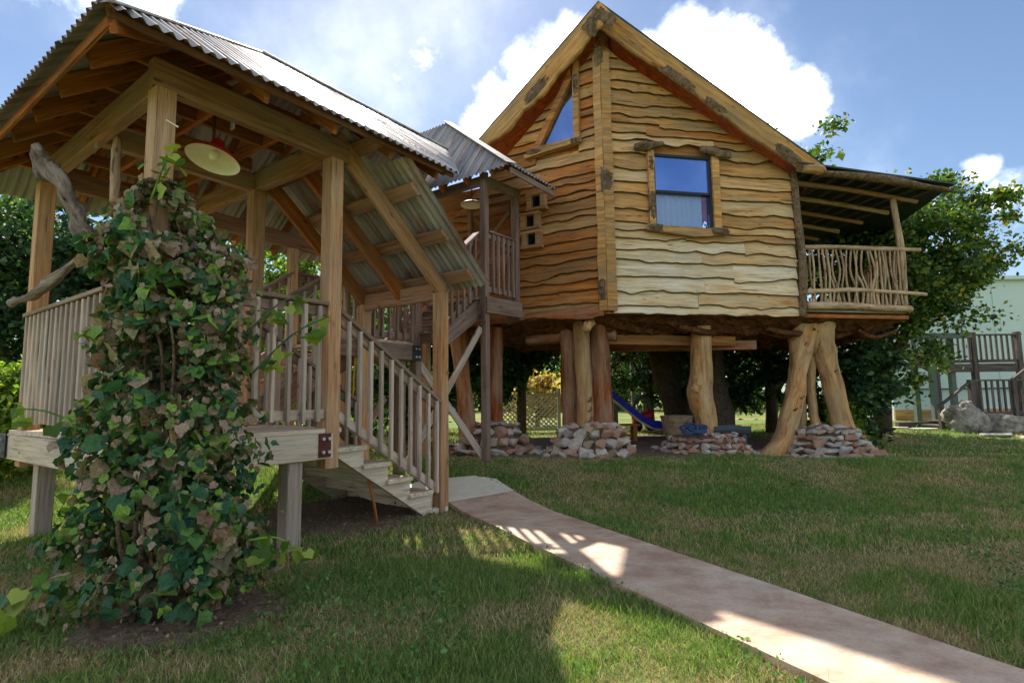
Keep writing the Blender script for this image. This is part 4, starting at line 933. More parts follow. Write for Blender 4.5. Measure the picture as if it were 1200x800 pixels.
# ------------------------------------------------------------------ rubble mounds
def hull_mesh(seed, flat):
    r = random.Random(seed); bm = bmesh.new()
    for i in range(15):
        v = Vector((r.gauss(0, 1), r.gauss(0, 1), r.gauss(0, 1))).normalized() * r.uniform(.82, 1.0); bm.verts.new((v.x, v.y * r.uniform(.9, 1.1), v.z * flat))
    bmesh.ops.convex_hull(bm, input=bm.verts)
    bmesh.ops.bevel(bm, geom=[e for e in bm.edges], offset=.10, segments=1, affect='EDGES', profile=.6, clamp_overlap=True)
    me = bpy.data.meshes.new('stone'); bm.to_mesh(me); bm.free(); me.materials.append(M_STONE); return me
STONES = [hull_mesh(100 + i, f) for i, f in enumerate((.5, .6, .75, .55, .85, .45, .65, .7))]
def rubble(label, cx, cy, rb, rt2, h, smin, smax, courses, squash=.8, seed=0, half=None):
    r = random.Random(seed); z0 = gz(cx, cy); t = thing('rock_pile', label, 'rock pile', (cx, cy, z0), 'rubble mounds round the house pillars')
    n = 24; vs, fs = [], []
    for k, (rr_, z) in enumerate(((rb - smax * .6, -.05), (rb * .5 + rt2 * .5 - smax * .55, h * .5), (rt2 - smax * .5, h * .93), (.01, h))):
        for i in range(n):
            a_ = 2 * math.pi * i / n; q_ = 1 + .08 * fbm(math.cos(a_) * 2, math.sin(a_) * 2, k); vs.append((cx + rr_ * q_ * math.cos(a_), cy + rr_ * squash * q_ * math.sin(a_), z0 + z))
    for k in range(3):
        for i in range(n): fs.append((k * n + i, k * n + (i + 1) % n, (k + 1) * n + (i + 1) % n, (k + 1) * n + i))
    mk('earth_core', vs, fs, M_DIRT, t, None, True)
    z = 0.
    for k in range(courses):
        f = k / max(1, courses - 1); ring = (rb + (rt2 - rb) * f); big = smax + (smin - smax) * f * .7
        a_ = r.uniform(0, .5); end = a_ + 2 * math.pi
        while a_ < end:
            s = r.uniform(smin, big) * (1 if r.random() < .8 else 1.35); step = 1.45 * s / ring
            rr_ = ring - s * .35 + r.uniform(-.03, .03)
            x, y = cx + rr_ * math.cos(a_ + step / 2), cy + rr_ * squash * math.sin(a_ + step / 2)
            sc = Matrix.Diagonal((s, s * r.uniform(.6, .9), s * r.uniform(.8, 1.1), 1))
            Mx = Matrix.Translation((x, y, gz(x, y) + h * (k + .35) / courses)) @ Matrix.Rotation(a_ + step / 2 + math.pi / 2 + r.uniform(-.3, .3), 4, 'Z') @ Matrix.Rotation(r.uniform(-.35, .35), 4, 'X') @ Matrix.Rotation(r.uniform(-.25, .25), 4, 'Y') @ sc
            inst('stone', r.choice(STONES), t, Mx); a_ += step
    for i in range(int(26 * rb)):
        a_ = r.uniform(0, 6.28); rr_ = rb * r.uniform(.98, 1.22); s = r.uniform(smin * .6, smin * 1.5); x, y = cx + rr_ * math.cos(a_), cy + rr_ * squash * math.sin(a_)
        inst('stone', r.choice(STONES), t, Matrix.Translation((x, y, gz(x, y) + s * .3)) @ Matrix.Rotation(r.uniform(0, 6), 4, 'Z') @ Matrix.Rotation(r.uniform(-.4, .4), 4, 'X') @ Matrix.Diagonal((s, s * .8, s * .75, 1)))
    for i in range(int(14 * rt2 / .4)):
        a_ = r.uniform(0, 6.28); rr_ = rt2 * math.sqrt(r.random()) * .9; s = r.uniform(smin, (smin + smax) / 2)
        x, y = cx + rr_ * math.cos(a_), cy + rr_ * squash * math.sin(a_)
        inst('stone', r.choice(STONES), t, Matrix.Translation((x, y, z0 + h + r.uniform(-.03, .02))) @ Matrix.Rotation(r.uniform(0, 6), 4, 'Z') @ Matrix.Rotation(r.uniform(-.4, .4), 4, 'X') @ Matrix.Diagonal((s, s * .8, s * .7, 1)))
    return t
rubble('mound of pale angular boulders around the split-trunk pillar', 1.23, 8.92, .70, .54, .44, .11, .21, 3, .85, 1)
rubble('low wide mound of small stones around the knobbly pillar', 3.12, 9.08, .76, .60, .27, .07, .13, 3, .8, 2)
rubble('stacked red and white stones around the forked pillar', 5.28, 9.60, .86, .58, .48, .085, .18, 5, .85, 3)
rubble('loose mound of rounded stones behind the porch post', -.30, 9.35, .66, .42, .46, .10, .19, 3, .9, 4)

# ------------------------------------------------------------------ things under the house
def hose_heap(c):
    r = random.Random(8); pts = []
    for i in range(110):
        lp = i / 11; a_ = lp * 2 * math.pi; k = int(lp); rr_ = .085 + .03 * math.sin(lp * 2.3) + .012 * math.sin(i * 1.1)
        ox, oz = .09 * math.sin(lp * 1.9), .05 * abs(math.sin(lp * 1.3)); th = .7 * math.sin(lp * .9)
        pts.append((c[0] + ox + rr_ * 1.3 * math.cos(a_), c[1] + .8 * rr_ * math.sin(a_) * math.cos(th), c[2] + .06 + oz + rr_ * (math.sin(a_) * (.35 + .5 * abs(math.sin(th))) + .25 * math.cos(a_ + lp))))
    return tag(tube('hose', pts, [.016] * len(pts), M_HOSE, None, 7, 0, sub=2), 'tangled dark blue hose coil lying on the low stone mound', 'hose')
hose_heap((2.80, 8.68, .56))
def trough():
    t = thing('trough', 'dark grey half-log trough lying behind the knobbly pillar', 'trough', (3.6, 9.4, .3))
    vs, fs = [], []; n = 10
    for k, x in enumerate((3.32, 3.92)):
        for i in range(n + 1):
            a_ = math.pi + math.pi * i / n; vs.append((x, 9.4 + .22 * math.cos(a_), .66 + .18 * math.sin(a_)))
        for i in range(n + 1):
            a_ = 2 * math.pi - math.pi * i / n; vs.append((x, 9.4 + .18 * math.cos(a_), .66 + .14 * math.sin(a_)))
    m_ = 2 * n + 2
    for i in range(m_): fs.append((i, (i + 1) % m_, (i + 1) % m_ + m_, i + m_))
    fs += [tuple(range(m_ - 1, -1, -1)), tuple(range(m_, 2 * m_))]
    mk('shell', vs, fs, M_TROUGH, t); boxm('foot', 3.36, 3.42, 9.25, 9.55, .25, .52, M_TROUGH, t, Matrix.Identity(4)); boxm('foot', 3.8, 3.86, 9.25, 9.55, .25, .52, M_TROUGH, t, Matrix.Identity(4))
trough()
def slide():
    t = thing('slide', 'blue plastic playground slide with curved lip', 'slide', (2.4, 12.6, .3))
    path = [(1.95, 1.34), (2.1, 1.25), (2.45, .95), (2.8, .66), (3.05, .52), (3.3, .5)]; vs, fs = [], []
    prof = [(-.22, .12), (-.2, 0), (0, -.03), (.2, 0), (.22, .12), (.25, .12), (.23, -.04), (0, -.07), (-.23, -.04), (-.25, .12)]
    for x, z in path:
        for y, dz in prof: vs.append((x, 12.4 + y + (x - 2) * -.1, z + dz))
    k = len(prof)
    for i in range(len(path) - 1):
        for j in range(k): fs.append((i * k + j, i * k + (j + 1) % k, (i + 1) * k + (j + 1) % k, (i + 1) * k + j))
    fs += [tuple(range(k - 1, -1, -1)), tuple(range((len(path) - 1) * k, len(path) * k))]
    mk('chute', vs, fs, M_BLUEPLASTIC, t)
    for y in (12.2, 12.65): beam('leg', (1.95, y, .25), (1.95, y, 1.75), .07, .07, M_BEAM, t)
    beam('crossbar', (1.95, 12.15, 1.2), (1.95, 12.7, 1.2), .06, .08, M_BEAM, t)
slide()
def bench(x, y, label):
    t = thing('bench', label, 'bench', (x, y, .27))
    for k in range(3): beam('seat_slat', (x - .45, y - .1 + k * .12, .62), (x + .45, y - .1 + k * .12, .62), .1, .035, M_RAFT, t)
    for dx in (-.36, .36): beam('leg', (x + dx, y + .02, .25), (x + dx, y + .02, .60), .08, .28, M_RAFT, t, up=(0, 1, 0))
    beam('stretcher', (x - .32, y + .02, .4), (x + .32, y + .02, .4), .03, .08, M_RAFT, t)
bench(2.0, 10.9, 'low brown plank bench in the shade under the house')
def tub():
    bx, by = 3.2, 10.9; t = thing('wicker_tub', 'round wicker tub with flared rim under the house', 'tub', (bx, by, .3)); n = 24; vs, fs = [], []
    for k, (r_, z) in enumerate(((.20, .28), (.25, .45), (.29, .66), (.31, .76), (.28, .76), (.24, .6), (.01, .5))):
        for i in range(n): a_ = 6.2832 * i / n; vs.append((bx + r_ * math.cos(a_), by + r_ * math.sin(a_), z + .01 * (i % 2)))
    for k in range(6):
        for i in range(n): fs.append((k * n + i, k * n + (i + 1) % n, (k + 1) * n + (i + 1) % n, (k + 1) * n + i))
    mk('basket', vs, fs, M_STICK, t); tube('rim', [(bx + .3 * math.cos(a_), by + .3 * math.sin(a_), .77) for a_ in np.linspace(0.01, 6.2, 17)], [.02] * 17, M_STICK, t, 6, .1, sub=2)
tub()
def spring_toy():
    t = thing('ride_on_toy', 'small red ride-on toy with dark arched handle behind the slide', 'toy', (3.35, 14.4, .27))
    tube('body', [(3.1, 14.4, .55), (3.35, 14.4, .62), (3.6, 14.4, .72)], [.12, .15, .10], M_REDPLASTIC, t, 12, .05); tube('handle', [(3.1, 14.4, .6), (3.15, 14.4, 1.0), (3.35, 14.4, 1.15), (3.55, 14.4, 1.0), (3.6, 14.4, .7)], [.04] * 5, M_TROUGH, t, 8, 0)
    for dx in (-.15, .2): tube('wheel', [(3.35 + dx, 14.28, .40), (3.35 + dx, 14.52, .40)], [.12, .12], M_BLACK, t, 14, 0)
spring_toy()
def lattice():
    t = thing('lattice_fence', 'pale diamond lattice fence panel beyond the house pillars', 'fence', (.3, 14.5, .27))
    x0, x1, z0, z1, y = -.4, 1.15, .35, 1.25, 14.5
    for i in range(-7, 14):
        for s in (1, -1):
            xa = x0 + i * .125; xb = xa + (z1 - z0); za, zb = (z0, z1) if s > 0 else (z1, z0)
            t0 = max(0, (x0 - xa) / (xb - xa)); t1 = min(1, (x1 - xa) / (xb - xa))
            if t1 - t0 < .06: continue
            beam('lath', (xa + (xb - xa) * t0, y + .012 * s, za + (zb - za) * t0), (xa + (xb - xa) * t1, y + .012 * s, za + (zb - za) * t1), .01, .035, M_LATTICE, t, ch=.002)
    for z in (z0, z1): beam('rail', (x0 - .03, y, z), (x1 + .03, y, z), .06, .05, M_LATTICE, t)
    for x in (x0 - .05, x1 + .05): beam('post', (x, y, .2), (x, y, 1.4), .08, .08, M_LATTICE, t)
lattice()
def shed_frame():
    t = thing('pergola', 'dark post-and-beam arbor in the garden behind the house', 'pergola', (3.0, 17, .27))
    for x in (2.0, 3.1, 4.0): beam('post', (x, 16.8, .2), (x, 16.8, 2.3), .12, .12, M_DARKDECK, t, up=(1, 0, 0)); beam('post', (x, 18.4, .2), (x, 18.4, 2.3), .12, .12, M_DARKDECK, t, up=(1, 0, 0))
    for y in (16.8, 18.4): beam('beam', (1.7, y, 2.36), (4.4, y, 2.36), .08, .16, M_DARKDECK, t)
    for k in range(9): beam('slat', (1.8 + k * .3, 16.5, 2.48), (1.8 + k * .3, 18.7, 2.48), .05, .08, M_DARKDECK, t)
shed_frame()

# ------------------------------------------------------------------ lamps, driftwood
def lathe(name, prof, c, mat, parent, n=36, tilt=None):
    vs, fs = [], []
    for r_, z in prof:
        for i in range(n): a_ = 6.28318 * i / n; vs.append((r_ * math.cos(a_), r_ * math.sin(a_), z))
    for k in range(len(prof) - 1):
        for i in range(n): fs.append((k * n + i, k * n + (i + 1) % n, (k + 1) * n + (i + 1) % n, (k + 1) * n + i))
    M = Matrix.Translation(c) @ (tilt or Matrix.Identity(4)); return mk(name, vs, fs, mat, parent, M, True)
lc = P(-.93, .28, 3.10); tl_ = Matrix.Rotation(rad(-13), 4, 'X') @ Matrix.Rotation(rad(7), 4, 'Y')
la = thing('barn_lamp', 'red enamel barn lamp with cream inside hanging under the pavilion roof', 'lamp', lc)
lathe('shade', [(.205, .0), (.20, .02), (.17, .05), (.10, .085), (.055, .11), (.05, .17), (.03, .19)], lc, M_REDENAMEL, la, 36, tl_)
lathe('shade_lining', [(.202, .0), (.195, .012), (.165, .04), (.095, .075), (.0, .085)], lc, M_CREAM, la, 36, tl_)
lathe('bulb', [(.0, -.0), (.03, .01), (.04, .04), (.03, .07), (.02, .08)], lc, M_CREAM, la, 16, tl_)
beam('stem', lc + UPV * .17, lc + UPV * .49, .02, .02, M_IRON, la)
lc = P(3.35, 1.15, 4.12)
lb = thing('porch_lamp', 'shallow cream disc lamp hanging in the entry porch', 'lamp', lc)
lathe('shade', [(.17, 0), (.165, .02), (.12, .05), (.04, .07), (.0, .075)], lc, M_IRON, lb); lathe('shade_lining', [(.168, .0), (.16, .012), (.1, .035), (0, .045)], lc, M_CREAM, lb)
beam('stem', lc + UPV * .07, lc + UPV * .4, .02, .02, M_IRON, lb)
dw = tube('driftwood_post', [(-3.74, 4.18, 3.22), (-3.68, 4.20, 3.05), (-3.50, 4.15, 2.92), (-3.36, 4.1, 2.70), (-3.24, 4.05, 2.5), (-3.06, 3.95, 2.32), (-2.85, 3.85, 2.2)], [.03, .07, .055, .05, .06, .05, .04], M_DRIFT, None, 14, .5, 4., flat=.7, twist=.12)
tag(dw, 'twisted grey driftwood trunk propped against the eave beam beside the vine', 'driftwood')
dw = tube('driftwood_branch', [P(-1.62, 2.50, 2.10), P(-1.62, 2.3, 2.10), P(-1.58, 2.0, 2.12), P(-1.56, 1.6, 2.19), P(-1.5, 1.15, 2.32)], [.030, .038, .036, .042, .03], M_DRIFT, None, 10, .35)
tag(dw, 'grey driftwood branch lying along the pavilion handrail', 'driftwood')
dw = tube('driftwood_branch', [P(-1.35, 1.0, 3.33), P(-1.40, .85, 3.0), P(-1.45, .7, 2.7)], [.03, .04, .03], M_STICK, None, 8, .25)
tag(dw, 'short brown branch hanging from the eave beam above the vine', 'driftwood')

# ------------------------------------------------------------------ the vine
def leaf_verts():
    pts = [(0, .06), (.26, -.10), (.50, .10), (.49, .36), (.52, .58), (.27, .74), (0, 1.0), (-.27, .74), (-.52, .58), (-.49, .36), (-.50, .10), (-.26, -.10)]
    vs = [(x, y, .14 * abs(x) * 1.2 - .12 * (y - .4) ** 2) for x, y in pts] + [(0, .42, -.03)]
    fs = [(i, (i + 1) % 12, 12) for i in range(12)]
    return np.array(vs), fs
LV, LF = leaf_verts()
def rand_rot(n, face=None, spread=.9):
    """random leaf frames, blades hanging and facing roughly outward"""
    up = np.tile(np.array([0, 0, -1.]), (n, 1)) + rng.normal(0, .55, (n, 3))
    nn = face + rng.normal(0, spread, (n, 3)) if face is not None else rng.normal(0, 1, (n, 3))
    nn /= np.linalg.norm(nn, axis=1)[:, None]
    y = up - (up * nn).sum(1)[:, None] * nn; y /= np.linalg.norm(y, axis=1)[:, None] + 1e-9
    x = np.cross(y, nn); return x, y, nn
def vine_axis(z):
    t = np.clip(z / 2.65, 0, 1)
    cx = -1.92 - .44 * t ** .8 - .03 * np.sin(z * 3); cy = 3.22 + .45 * t
    r = np.interp(z, [0, .12, .45, .8, 1.3, 1.8, 2.1, 2.35, 2.5, 2.68], [.44, .54, .56, .47, .41, .43, .45, .40, .22, .10])
    return cx, cy, r
def vine():
    t = thing('vine', 'grapevine with mixed green and withered brown leaves climbing the pavilion corner', 'vine', (-1.95, 3.2, 0))
    n = 12500
    z = rng.uniform(0.02, 1, n) ** .92 * 2.68
    cx, cy, r = vine_axis(z)
    a = rng.uniform(0, 2 * np.pi, n)
    rr_ = r * np.sqrt(rng.uniform(.15, 1.15, n))
    lump = np.array([1 + .55 * fbm(math.cos(a[i]) * 1.6, math.sin(a[i]) * 1.6, z[i] * 2.4) for i in range(n)])
    gap = np.array([fbm(math.cos(a[i]) * 1.2 + 9, math.sin(a[i]) * 1.2, z[i] * 3.1) for i in range(n)])
    keep = gap > -.24
    z, cx, cy, a, rr_, lump = [q_[keep] for q_ in (z, cx, cy, a, rr_, lump)]; n = len(z)
    x = cx + rr_ * lump * np.cos(a); y = cy + rr_ * lump * .62 * np.sin(a)
    Pp = np.stack([x, y, z], 1); face = np.stack([np.cos(a), np.sin(a), np.full(n, .35)], 1)
    X, Y, Z = rand_rot(n, face); size = np.clip(rng.lognormal(-3.12, .40, n), .02, .105)
    # biggest, most outward and camera-facing leaves are single parts
    score = size * (1 - .8 * np.sin(a)) * rr_
    order = np.argsort(-score); big = set(order[:300].tolist())
    me = bpy.data.meshes.new('leaf'); me.from_pydata([tuple(v) for v in LV], [], LF); me.materials.append(M_VINE1); me.polygons.foreach_set('use_smooth', [True] * 12)
    me2 = bpy.data.meshes.new('leaf'); L2 = LV.copy(); L2[:, 2] = 1.3 * L2[:, 0] ** 2 - .9 * (L2[:, 1] - .4) ** 2; me2.from_pydata([tuple(v) for v in L2], [], LF); me2.materials.append(M_VINE1); me2.polygons.foreach_set('use_smooth', [True] * 12)
    for i in order[:300]:
        M = Matrix((X[i], Y[i], Z[i])).transposed().to_4x4(); M = Matrix.Translation(Pp[i]) @ M @ Matrix.Scale(size[i] * 1.15, 4); inst('leaf', me if i % 2 else me2, t, M)
    rest = order[300:]; m_ = len(rest); LW_ = LV
    curl = rng.uniform(-1.2, 1.2, m_)
    zz = LW_[None, :, 2] + curl[:, None] * LW_[None, :, 0] ** 2
    V = Pp[rest][:, None, :] + size[rest][:, None, None] * (LW_[None, :, 0:1] * X[rest][:, None, :] + LW_[None, :, 1:2] * Y[rest][:, None, :] + zz[:, :, None] * Z[rest][:, None, :])
    F = (np.array(LF)[None] + 13 * np.arange(m_)[:, None, None]).reshape(-1, 3)
    dry = rng.random(m_) < np.interp(Pp[rest][:, 2], [0, .7, 1.5, 2.3], [.06, .1, .4, .55])
    for msk, mt_, nm in ((~dry, M_VINE, 'foliage'), (dry, M_VINEDRY, 'withered_foliage')):
        VV = V[msk]; tag(soup(nm, VV.reshape(-1, 3), (np.array(LF)[None] + 13 * np.arange(len(VV))[:, None, None]).reshape(-1, 3), mt_, t), kind='stuff')
    for k in range(9):
        a0 = random.uniform(0, 6.28); pts = []
        for j in range(7):
            zc = 2.5 * j / 6 * random.uniform(.9, 1.05); c0, c1, r0 = vine_axis(np.array(zc)); a0 += random.uniform(-.6, .6); q_ = float(r0) * random.uniform(.2, .75)
            pts.append((float(c0) + q_ * math.cos(a0), float(c1) + .6 * q_ * math.sin(a0), zc))
        tube('stem', pts, [.018, .015, .014, .012, .01, .008, .006], M_BARK, t, 6, .2, sub=4)
    # stray shoots reaching out of the mass
    for sx, sy, sz, ex, ey, ez in ((-2.5, 3.3, 1.0, -3.0, 3.25, 1.15), (-1.6, 3.4, 1.35, -1.25, 3.75, 1.75), (-2.3, 3.0, .3, -2.62, 2.9, .1), (-1.5, 3.2, .4, -1.2, 3.3, .28), (-2.35, 3.5, 2.5, -2.2, 3.5, 2.85), (-1.7, 3.5, 1.6, -1.45, 3.9, 1.95)):
        tube('shoot', [(sx, sy, sz), ((sx + ex) / 2, (sy + ey) / 2, (sz + ez) / 2 + .06), (ex, ey, ez)], [.008, .006, .003], M_VINE1, t, 5, .1, sub=4)
        k = 12; tt = rng.uniform(.15, 1, k)[:, None]; Pq = np.array([sx, sy, sz]) * (1 - tt) + np.array([ex, ey, ez]) * tt + rng.normal(0, .035, (k, 3))
        X, Y, Z = rand_rot(k, np.tile(np.array([[0, -.6, .8]]), (k, 1)), .6)
        s_ = rng.uniform(.06, .11, k)
        V = Pq[:, None, :] + s_[:, None, None] * (LV[None, :, 0:1] * X[:, None, :] + LV[None, :, 1:2] * Y[:, None, :] + LV[None, :, 2:3] * Z[:, None, :])
        tag(soup('shoot_leaves', V.reshape(-1, 3), (np.array(LF)[None] + 13 * np.arange(k)[:, None, None]).reshape(-1, 3), M_LIME, t), kind='stuff')
vine()

# ------------------------------------------------------------------ trees and shrubs
def leaf_cloud(C, n, size, spread_face=1., hang=.2):
    """n leaves around points C (n,3): folded diamonds"""
    nn = rng.normal(0, 1, (n, 3)); nn[:, 2] += .5; nn /= np.linalg.norm(nn, axis=1)[:, None]
    y = rng.normal(0, 1, (n, 3)); y[:, 2] -= hang; y -= (y * nn).sum(1)[:, None] * nn; y /= np.linalg.norm(y, axis=1)[:, None]
    x = np.cross(y, nn); s = (size * rng.lognormal(0, .3, n))[:, None]
    a = C; b = C + s * (y * .5 + x * .32 + nn * .08); c = C + s * y; d = C + s * (y * .5 - x * .32 + nn * .08)
    V = np.stack([a, b, c, d], 1).reshape(-1, 3); F = np.arange(4 * n).reshape(n, 4); return V, F
def tree(name, label, base, H, crown_c, crown_r, n, leaf, mat, cat='tree', clumps=70, trunk_r=.16, clump_r=.28, group=None, hollow=.35, limbs=14, jag=.35, lean=(0, 0)):
    bx, by = base; z0 = gz(bx, by); t = thing(name, label, cat, (bx, by, z0), group)
    multi = crown_c if isinstance(crown_c, list) else [(crown_c, crown_r, 1.)]
    cc = np.array(multi[0][0], float); cr = np.array(multi[0][1], float)
    d = rng.normal(0, 1, (clumps, 3)); d /= np.linalg.norm(d, axis=1)[:, None]
    rad_ = (hollow + (1 - hollow) * rng.uniform(0, 1, clumps)) ** .6
    rad_ *= np.array([1 + jag * 1.6 * fbm(q_[0] * 1.7 + bx, q_[1] * 1.7 + by, q_[2] * 1.7) for q_ in d])
    pick = rng.choice(len(multi), clumps, p=np.array([q_[2] for q_ in multi]) / sum(q_[2] for q_ in multi))
    Cc = np.array([q_[0] for q_ in multi], float)[pick] + d * rad_[:, None] * np.array([q_[1] for q_ in multi], float)[pick]
    Cc = Cc[Cc[:, 2] > z0 + .12]; k = len(Cc)
    w = rng.uniform(.4, 1.6, k); w /= w.sum(); idx = rng.choice(k, n, p=w)
    cs = (clump_r * rng.uniform(.6, 1.4, k))[idx]
    g = rng.normal(0, 1, (n, 3)) * np.array([1, 1, .6]); Pp = Cc[idx] + g * (cs * .55)[:, None]
    Pp = Pp[Pp[:, 2] > gz_np(Pp[:, 0], Pp[:, 1]) + .03]; n = len(Pp)
    V, F = leaf_cloud(Pp, n, leaf); tag(soup('crown', V, F, mat, t), kind='stuff')
    top = Vector((cc[0], cc[1], cc[2] + cr[2] * .3)); b0 = Vector((bx, by, z0 - .1)); mid = b0.lerp(top, .5) + Vector((lean[0], lean[1], 0))
    tube('trunk', [b0, mid, top], [trunk_r, trunk_r * .75, trunk_r * .3], M_TBARK, t, 10, .15)
    for i in rng.choice(k, min(limbs, k), replace=False):
        e = Vector(Cc[i]); s = b0.lerp(mid, random.uniform(.5, 1)) if random.random() < .5 else mid.lerp(top, random.uniform(0, .8))
        if e.z < s.z - .2: s = b0.lerp(mid, .35)
        tube('limb', [s, s.lerp(e, .5) + Vector((random.uniform(-.12, .12), random.uniform(-.12, .12), .1)), e], [trunk_r * .38, trunk_r * .22, trunk_r * .08], M_TBARK, t, 6, .15, sub=4)
    return t
# broad oak beside the balcony
tree('oak_tree', 'large spreading oak with small dense leaves overhanging the balcony end of the house', (8.6, 13.0), 6, [((8.7, 13.0, 3.8), (1.5, 1.7, 2.3), .62), ((10.4, 12.8, 5.0), (1.5, 1.5, 1.3), .28), ((10.1, 12.8, 3.5), (1.0, 1.0, .5), .10)], None, 42000, .10, M_OAK, clumps=210, trunk_r=.22, clump_r=.34, hollow=.25, limbs=26, jag=.45)
tree('oak_tree', 'thin-topped tree with yellowing leaf tips rising behind the house roof', (6.9, 15.0), 6, (7.6, 15.0, 5.5), (2.2, 1.6, 2.4), 9000, .13, M_OAK, clumps=70, trunk_r=.16, clump_r=.34, hollow=.4, limbs=34, jag=.5)
tree('oak_tree', 'tall bare-tipped tree whose top twigs show above the roof slope', (5.0, 15.5), 8, (5.2, 15.5, 7.2), (1.1, 1.1, 2.0), 1500, .12, M_OAK, clumps=30, trunk_r=.14, clump_r=.3, hollow=.4, limbs=26, jag=.5)
tree('evergreen_shrub', 'dark dense evergreen shrub beneath the oak', (6.9, 11.6), 2, (6.95, 11.7, 1.2), (1.0, .9, 1.15), 9000, .11, M_DARKTREE, 'shrub', clumps=60, trunk_r=.08, clump_r=.3)
tree('small_shrub', 'small bright green shrub beside the forked pillar mound', (6.5, 10.9), 1, (6.5, 10.9, .68), (.36, .34, .48), 2600, .06, M_LIME, 'shrub', clumps=30, trunk_r=.03, clump_r=.14, limbs=6)
# dark wood behind and under the house
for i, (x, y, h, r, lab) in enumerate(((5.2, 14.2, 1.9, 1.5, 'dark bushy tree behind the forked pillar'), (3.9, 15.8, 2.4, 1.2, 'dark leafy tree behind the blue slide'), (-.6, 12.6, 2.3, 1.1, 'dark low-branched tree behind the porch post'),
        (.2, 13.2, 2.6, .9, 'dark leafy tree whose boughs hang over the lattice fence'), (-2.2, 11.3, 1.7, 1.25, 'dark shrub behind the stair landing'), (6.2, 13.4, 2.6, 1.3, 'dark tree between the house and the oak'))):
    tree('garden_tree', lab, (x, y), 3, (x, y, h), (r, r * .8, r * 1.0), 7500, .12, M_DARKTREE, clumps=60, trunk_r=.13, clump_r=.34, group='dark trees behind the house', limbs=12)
tree('flowering_shrub', 'pale tan-leaved shrub beyond the lattice fence', (.75, 17.5), 2, (.8, 17.5, 1.3), (.9, .7, 1.0), 3500, .12, leafmat('tan_leaf', [(0, srgb(130, 112, 60)), (.6, srgb(196, 170, 110)), (1, srgb(214, 200, 150))], .4), 'shrub', clumps=34, trunk_r=.08)
# sunny trees seen through the pavilion
tree('lime_tree', 'sunlit lime green tree seen between the pavilion posts', (-6.6, 15.5), 6, (-6.3, 15.5, 3.2), (2.4, 1.5, 3.0), 20000, .14, M_LIME, clumps=90, trunk_r=.14, clump_r=.4, group='sunny trees beyond the pavilion')
tree('lime_tree', 'airy yellow-green tree beyond the middle stair flight', (-4.6, 17.0), 6, (-4.2, 17.0, 3.2), (2.2, 1.5, 2.9), 15000, .14, M_LIME, clumps=70, trunk_r=.14, clump_r=.4, group='sunny trees beyond the pavilion')
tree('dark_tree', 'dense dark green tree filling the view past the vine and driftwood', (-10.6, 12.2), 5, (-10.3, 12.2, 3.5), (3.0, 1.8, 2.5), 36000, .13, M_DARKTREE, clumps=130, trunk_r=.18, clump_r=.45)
tree('dark_tree', 'tall tree with leaf tips just showing past the pavilion eave', (-14.6, 14.0), 6, (-14.3, 14.0, 6.0), (2.2, 1.8, 2.6), 14000, .12, M_LIME, clumps=80, trunk_r=.16, clump_r=.36)
tree('garden_shrub', 'bright leafy shrub in sunlight below the pavilion handrail', (-6.6, 7.1), 2, (-6.6, 7.2, .85), (.95, .7, .85), 9000, .085, M_LIME, 'shrub', clumps=60, trunk_r=.05, clump_r=.24)
tree('garden_shrub', 'green shrub behind the sunlit bush at the lawn edge', (-8.4, 8.2), 2, (-8.4, 8.2, .7), (1.2, .8, .75), 7000, .085, M_OAK, 'shrub', clumps=50, trunk_r=.05, clump_r=.26)
# far treeline
def treeline():
    n = 60000; C = []
    for k in range(150):
        a = rng.uniform(-62, 62); R0 = rng.uniform(34, 46); x, y = R0 * math.sin(rad(a)), R0 * math.cos(rad(a)); C.append((x, y, rng.uniform(1.2, 3.8)))
    C = np.array(C); idx = rng.integers(0, len(C), n); g = rng.normal(0, 1, (n, 3)) * np.array([1.3, 1.0, 1.05]); Pp = C[idx] + g; Pp[:, 2] = np.abs(Pp[:, 2]) + .2
    V, F = leaf_cloud(Pp, n, .42); tag(soup('treeline', V, F, M_OAK), 'distant line of trees beyond the garden', 'trees', kind='stuff')
treeline()

# ------------------------------------------------------------------ building, back stairs, boulders
bd = thing('pale_building', 'plain pale green rendered building behind the oak', 'building', (18, 20, .27))
def boxw(name, x0, x1, y0, y1, z0, z1, mat, parent): return boxm(name, x0, x1, y0, y1, z0, z1, mat, parent, Matrix.Identity(4))
boxw('wall', 12.6, 30, 18.4, 26, .1, 4.9, M_PALEWALL, bd); boxw('roof_edge', 12.4, 30.2, 18.2, 26.2, 4.902, 5.02, M_PALEWALL, bd)
for k in range(8): boxw('wall_batten', 14.0 + k * 2.2, 14.06 + k * 2.2, 18.37, 18.398, .12, 4.88, M_PALEWALL, bd)
boxw('plinth', 12.58, 30, 18.33, 18.396, .1, .6, M_BTAN, bd)
boxw('wall_pipe', 12.7, 29, 18.30, 18.36, 1.25, 1.29, M_BLACK, bd)
M_POSTG = plain('green_grey_post', srgb(104, 120, 108), .8)
va = thing('veranda_frame', 'row of greenish posts on a low kerb in front of the pale building', 'veranda', (10.9, 14.6, .27))
for x, y in ((11.05, 15.2), (11.0, 14.5), (11.75, 14.8)): beam('post', (x, y, .2), (x, y, 2.6), .13, .13, M_POSTG, va, up=(1, 0, 0))
beam('kerb', (9.9, 14.4, .34), (11.6, 14.4, .34), .12, .16, M_DARKDECK, va); beam('beam', (9.8, 14.62, 2.66), (12.2, 14.62, 2.66), .12, .14, M_POSTG, va)
bs = thing('back_staircase', 'dark grey wooden staircase and platform in front of the pale building', 'staircase', (11.8, 13.6, .3))
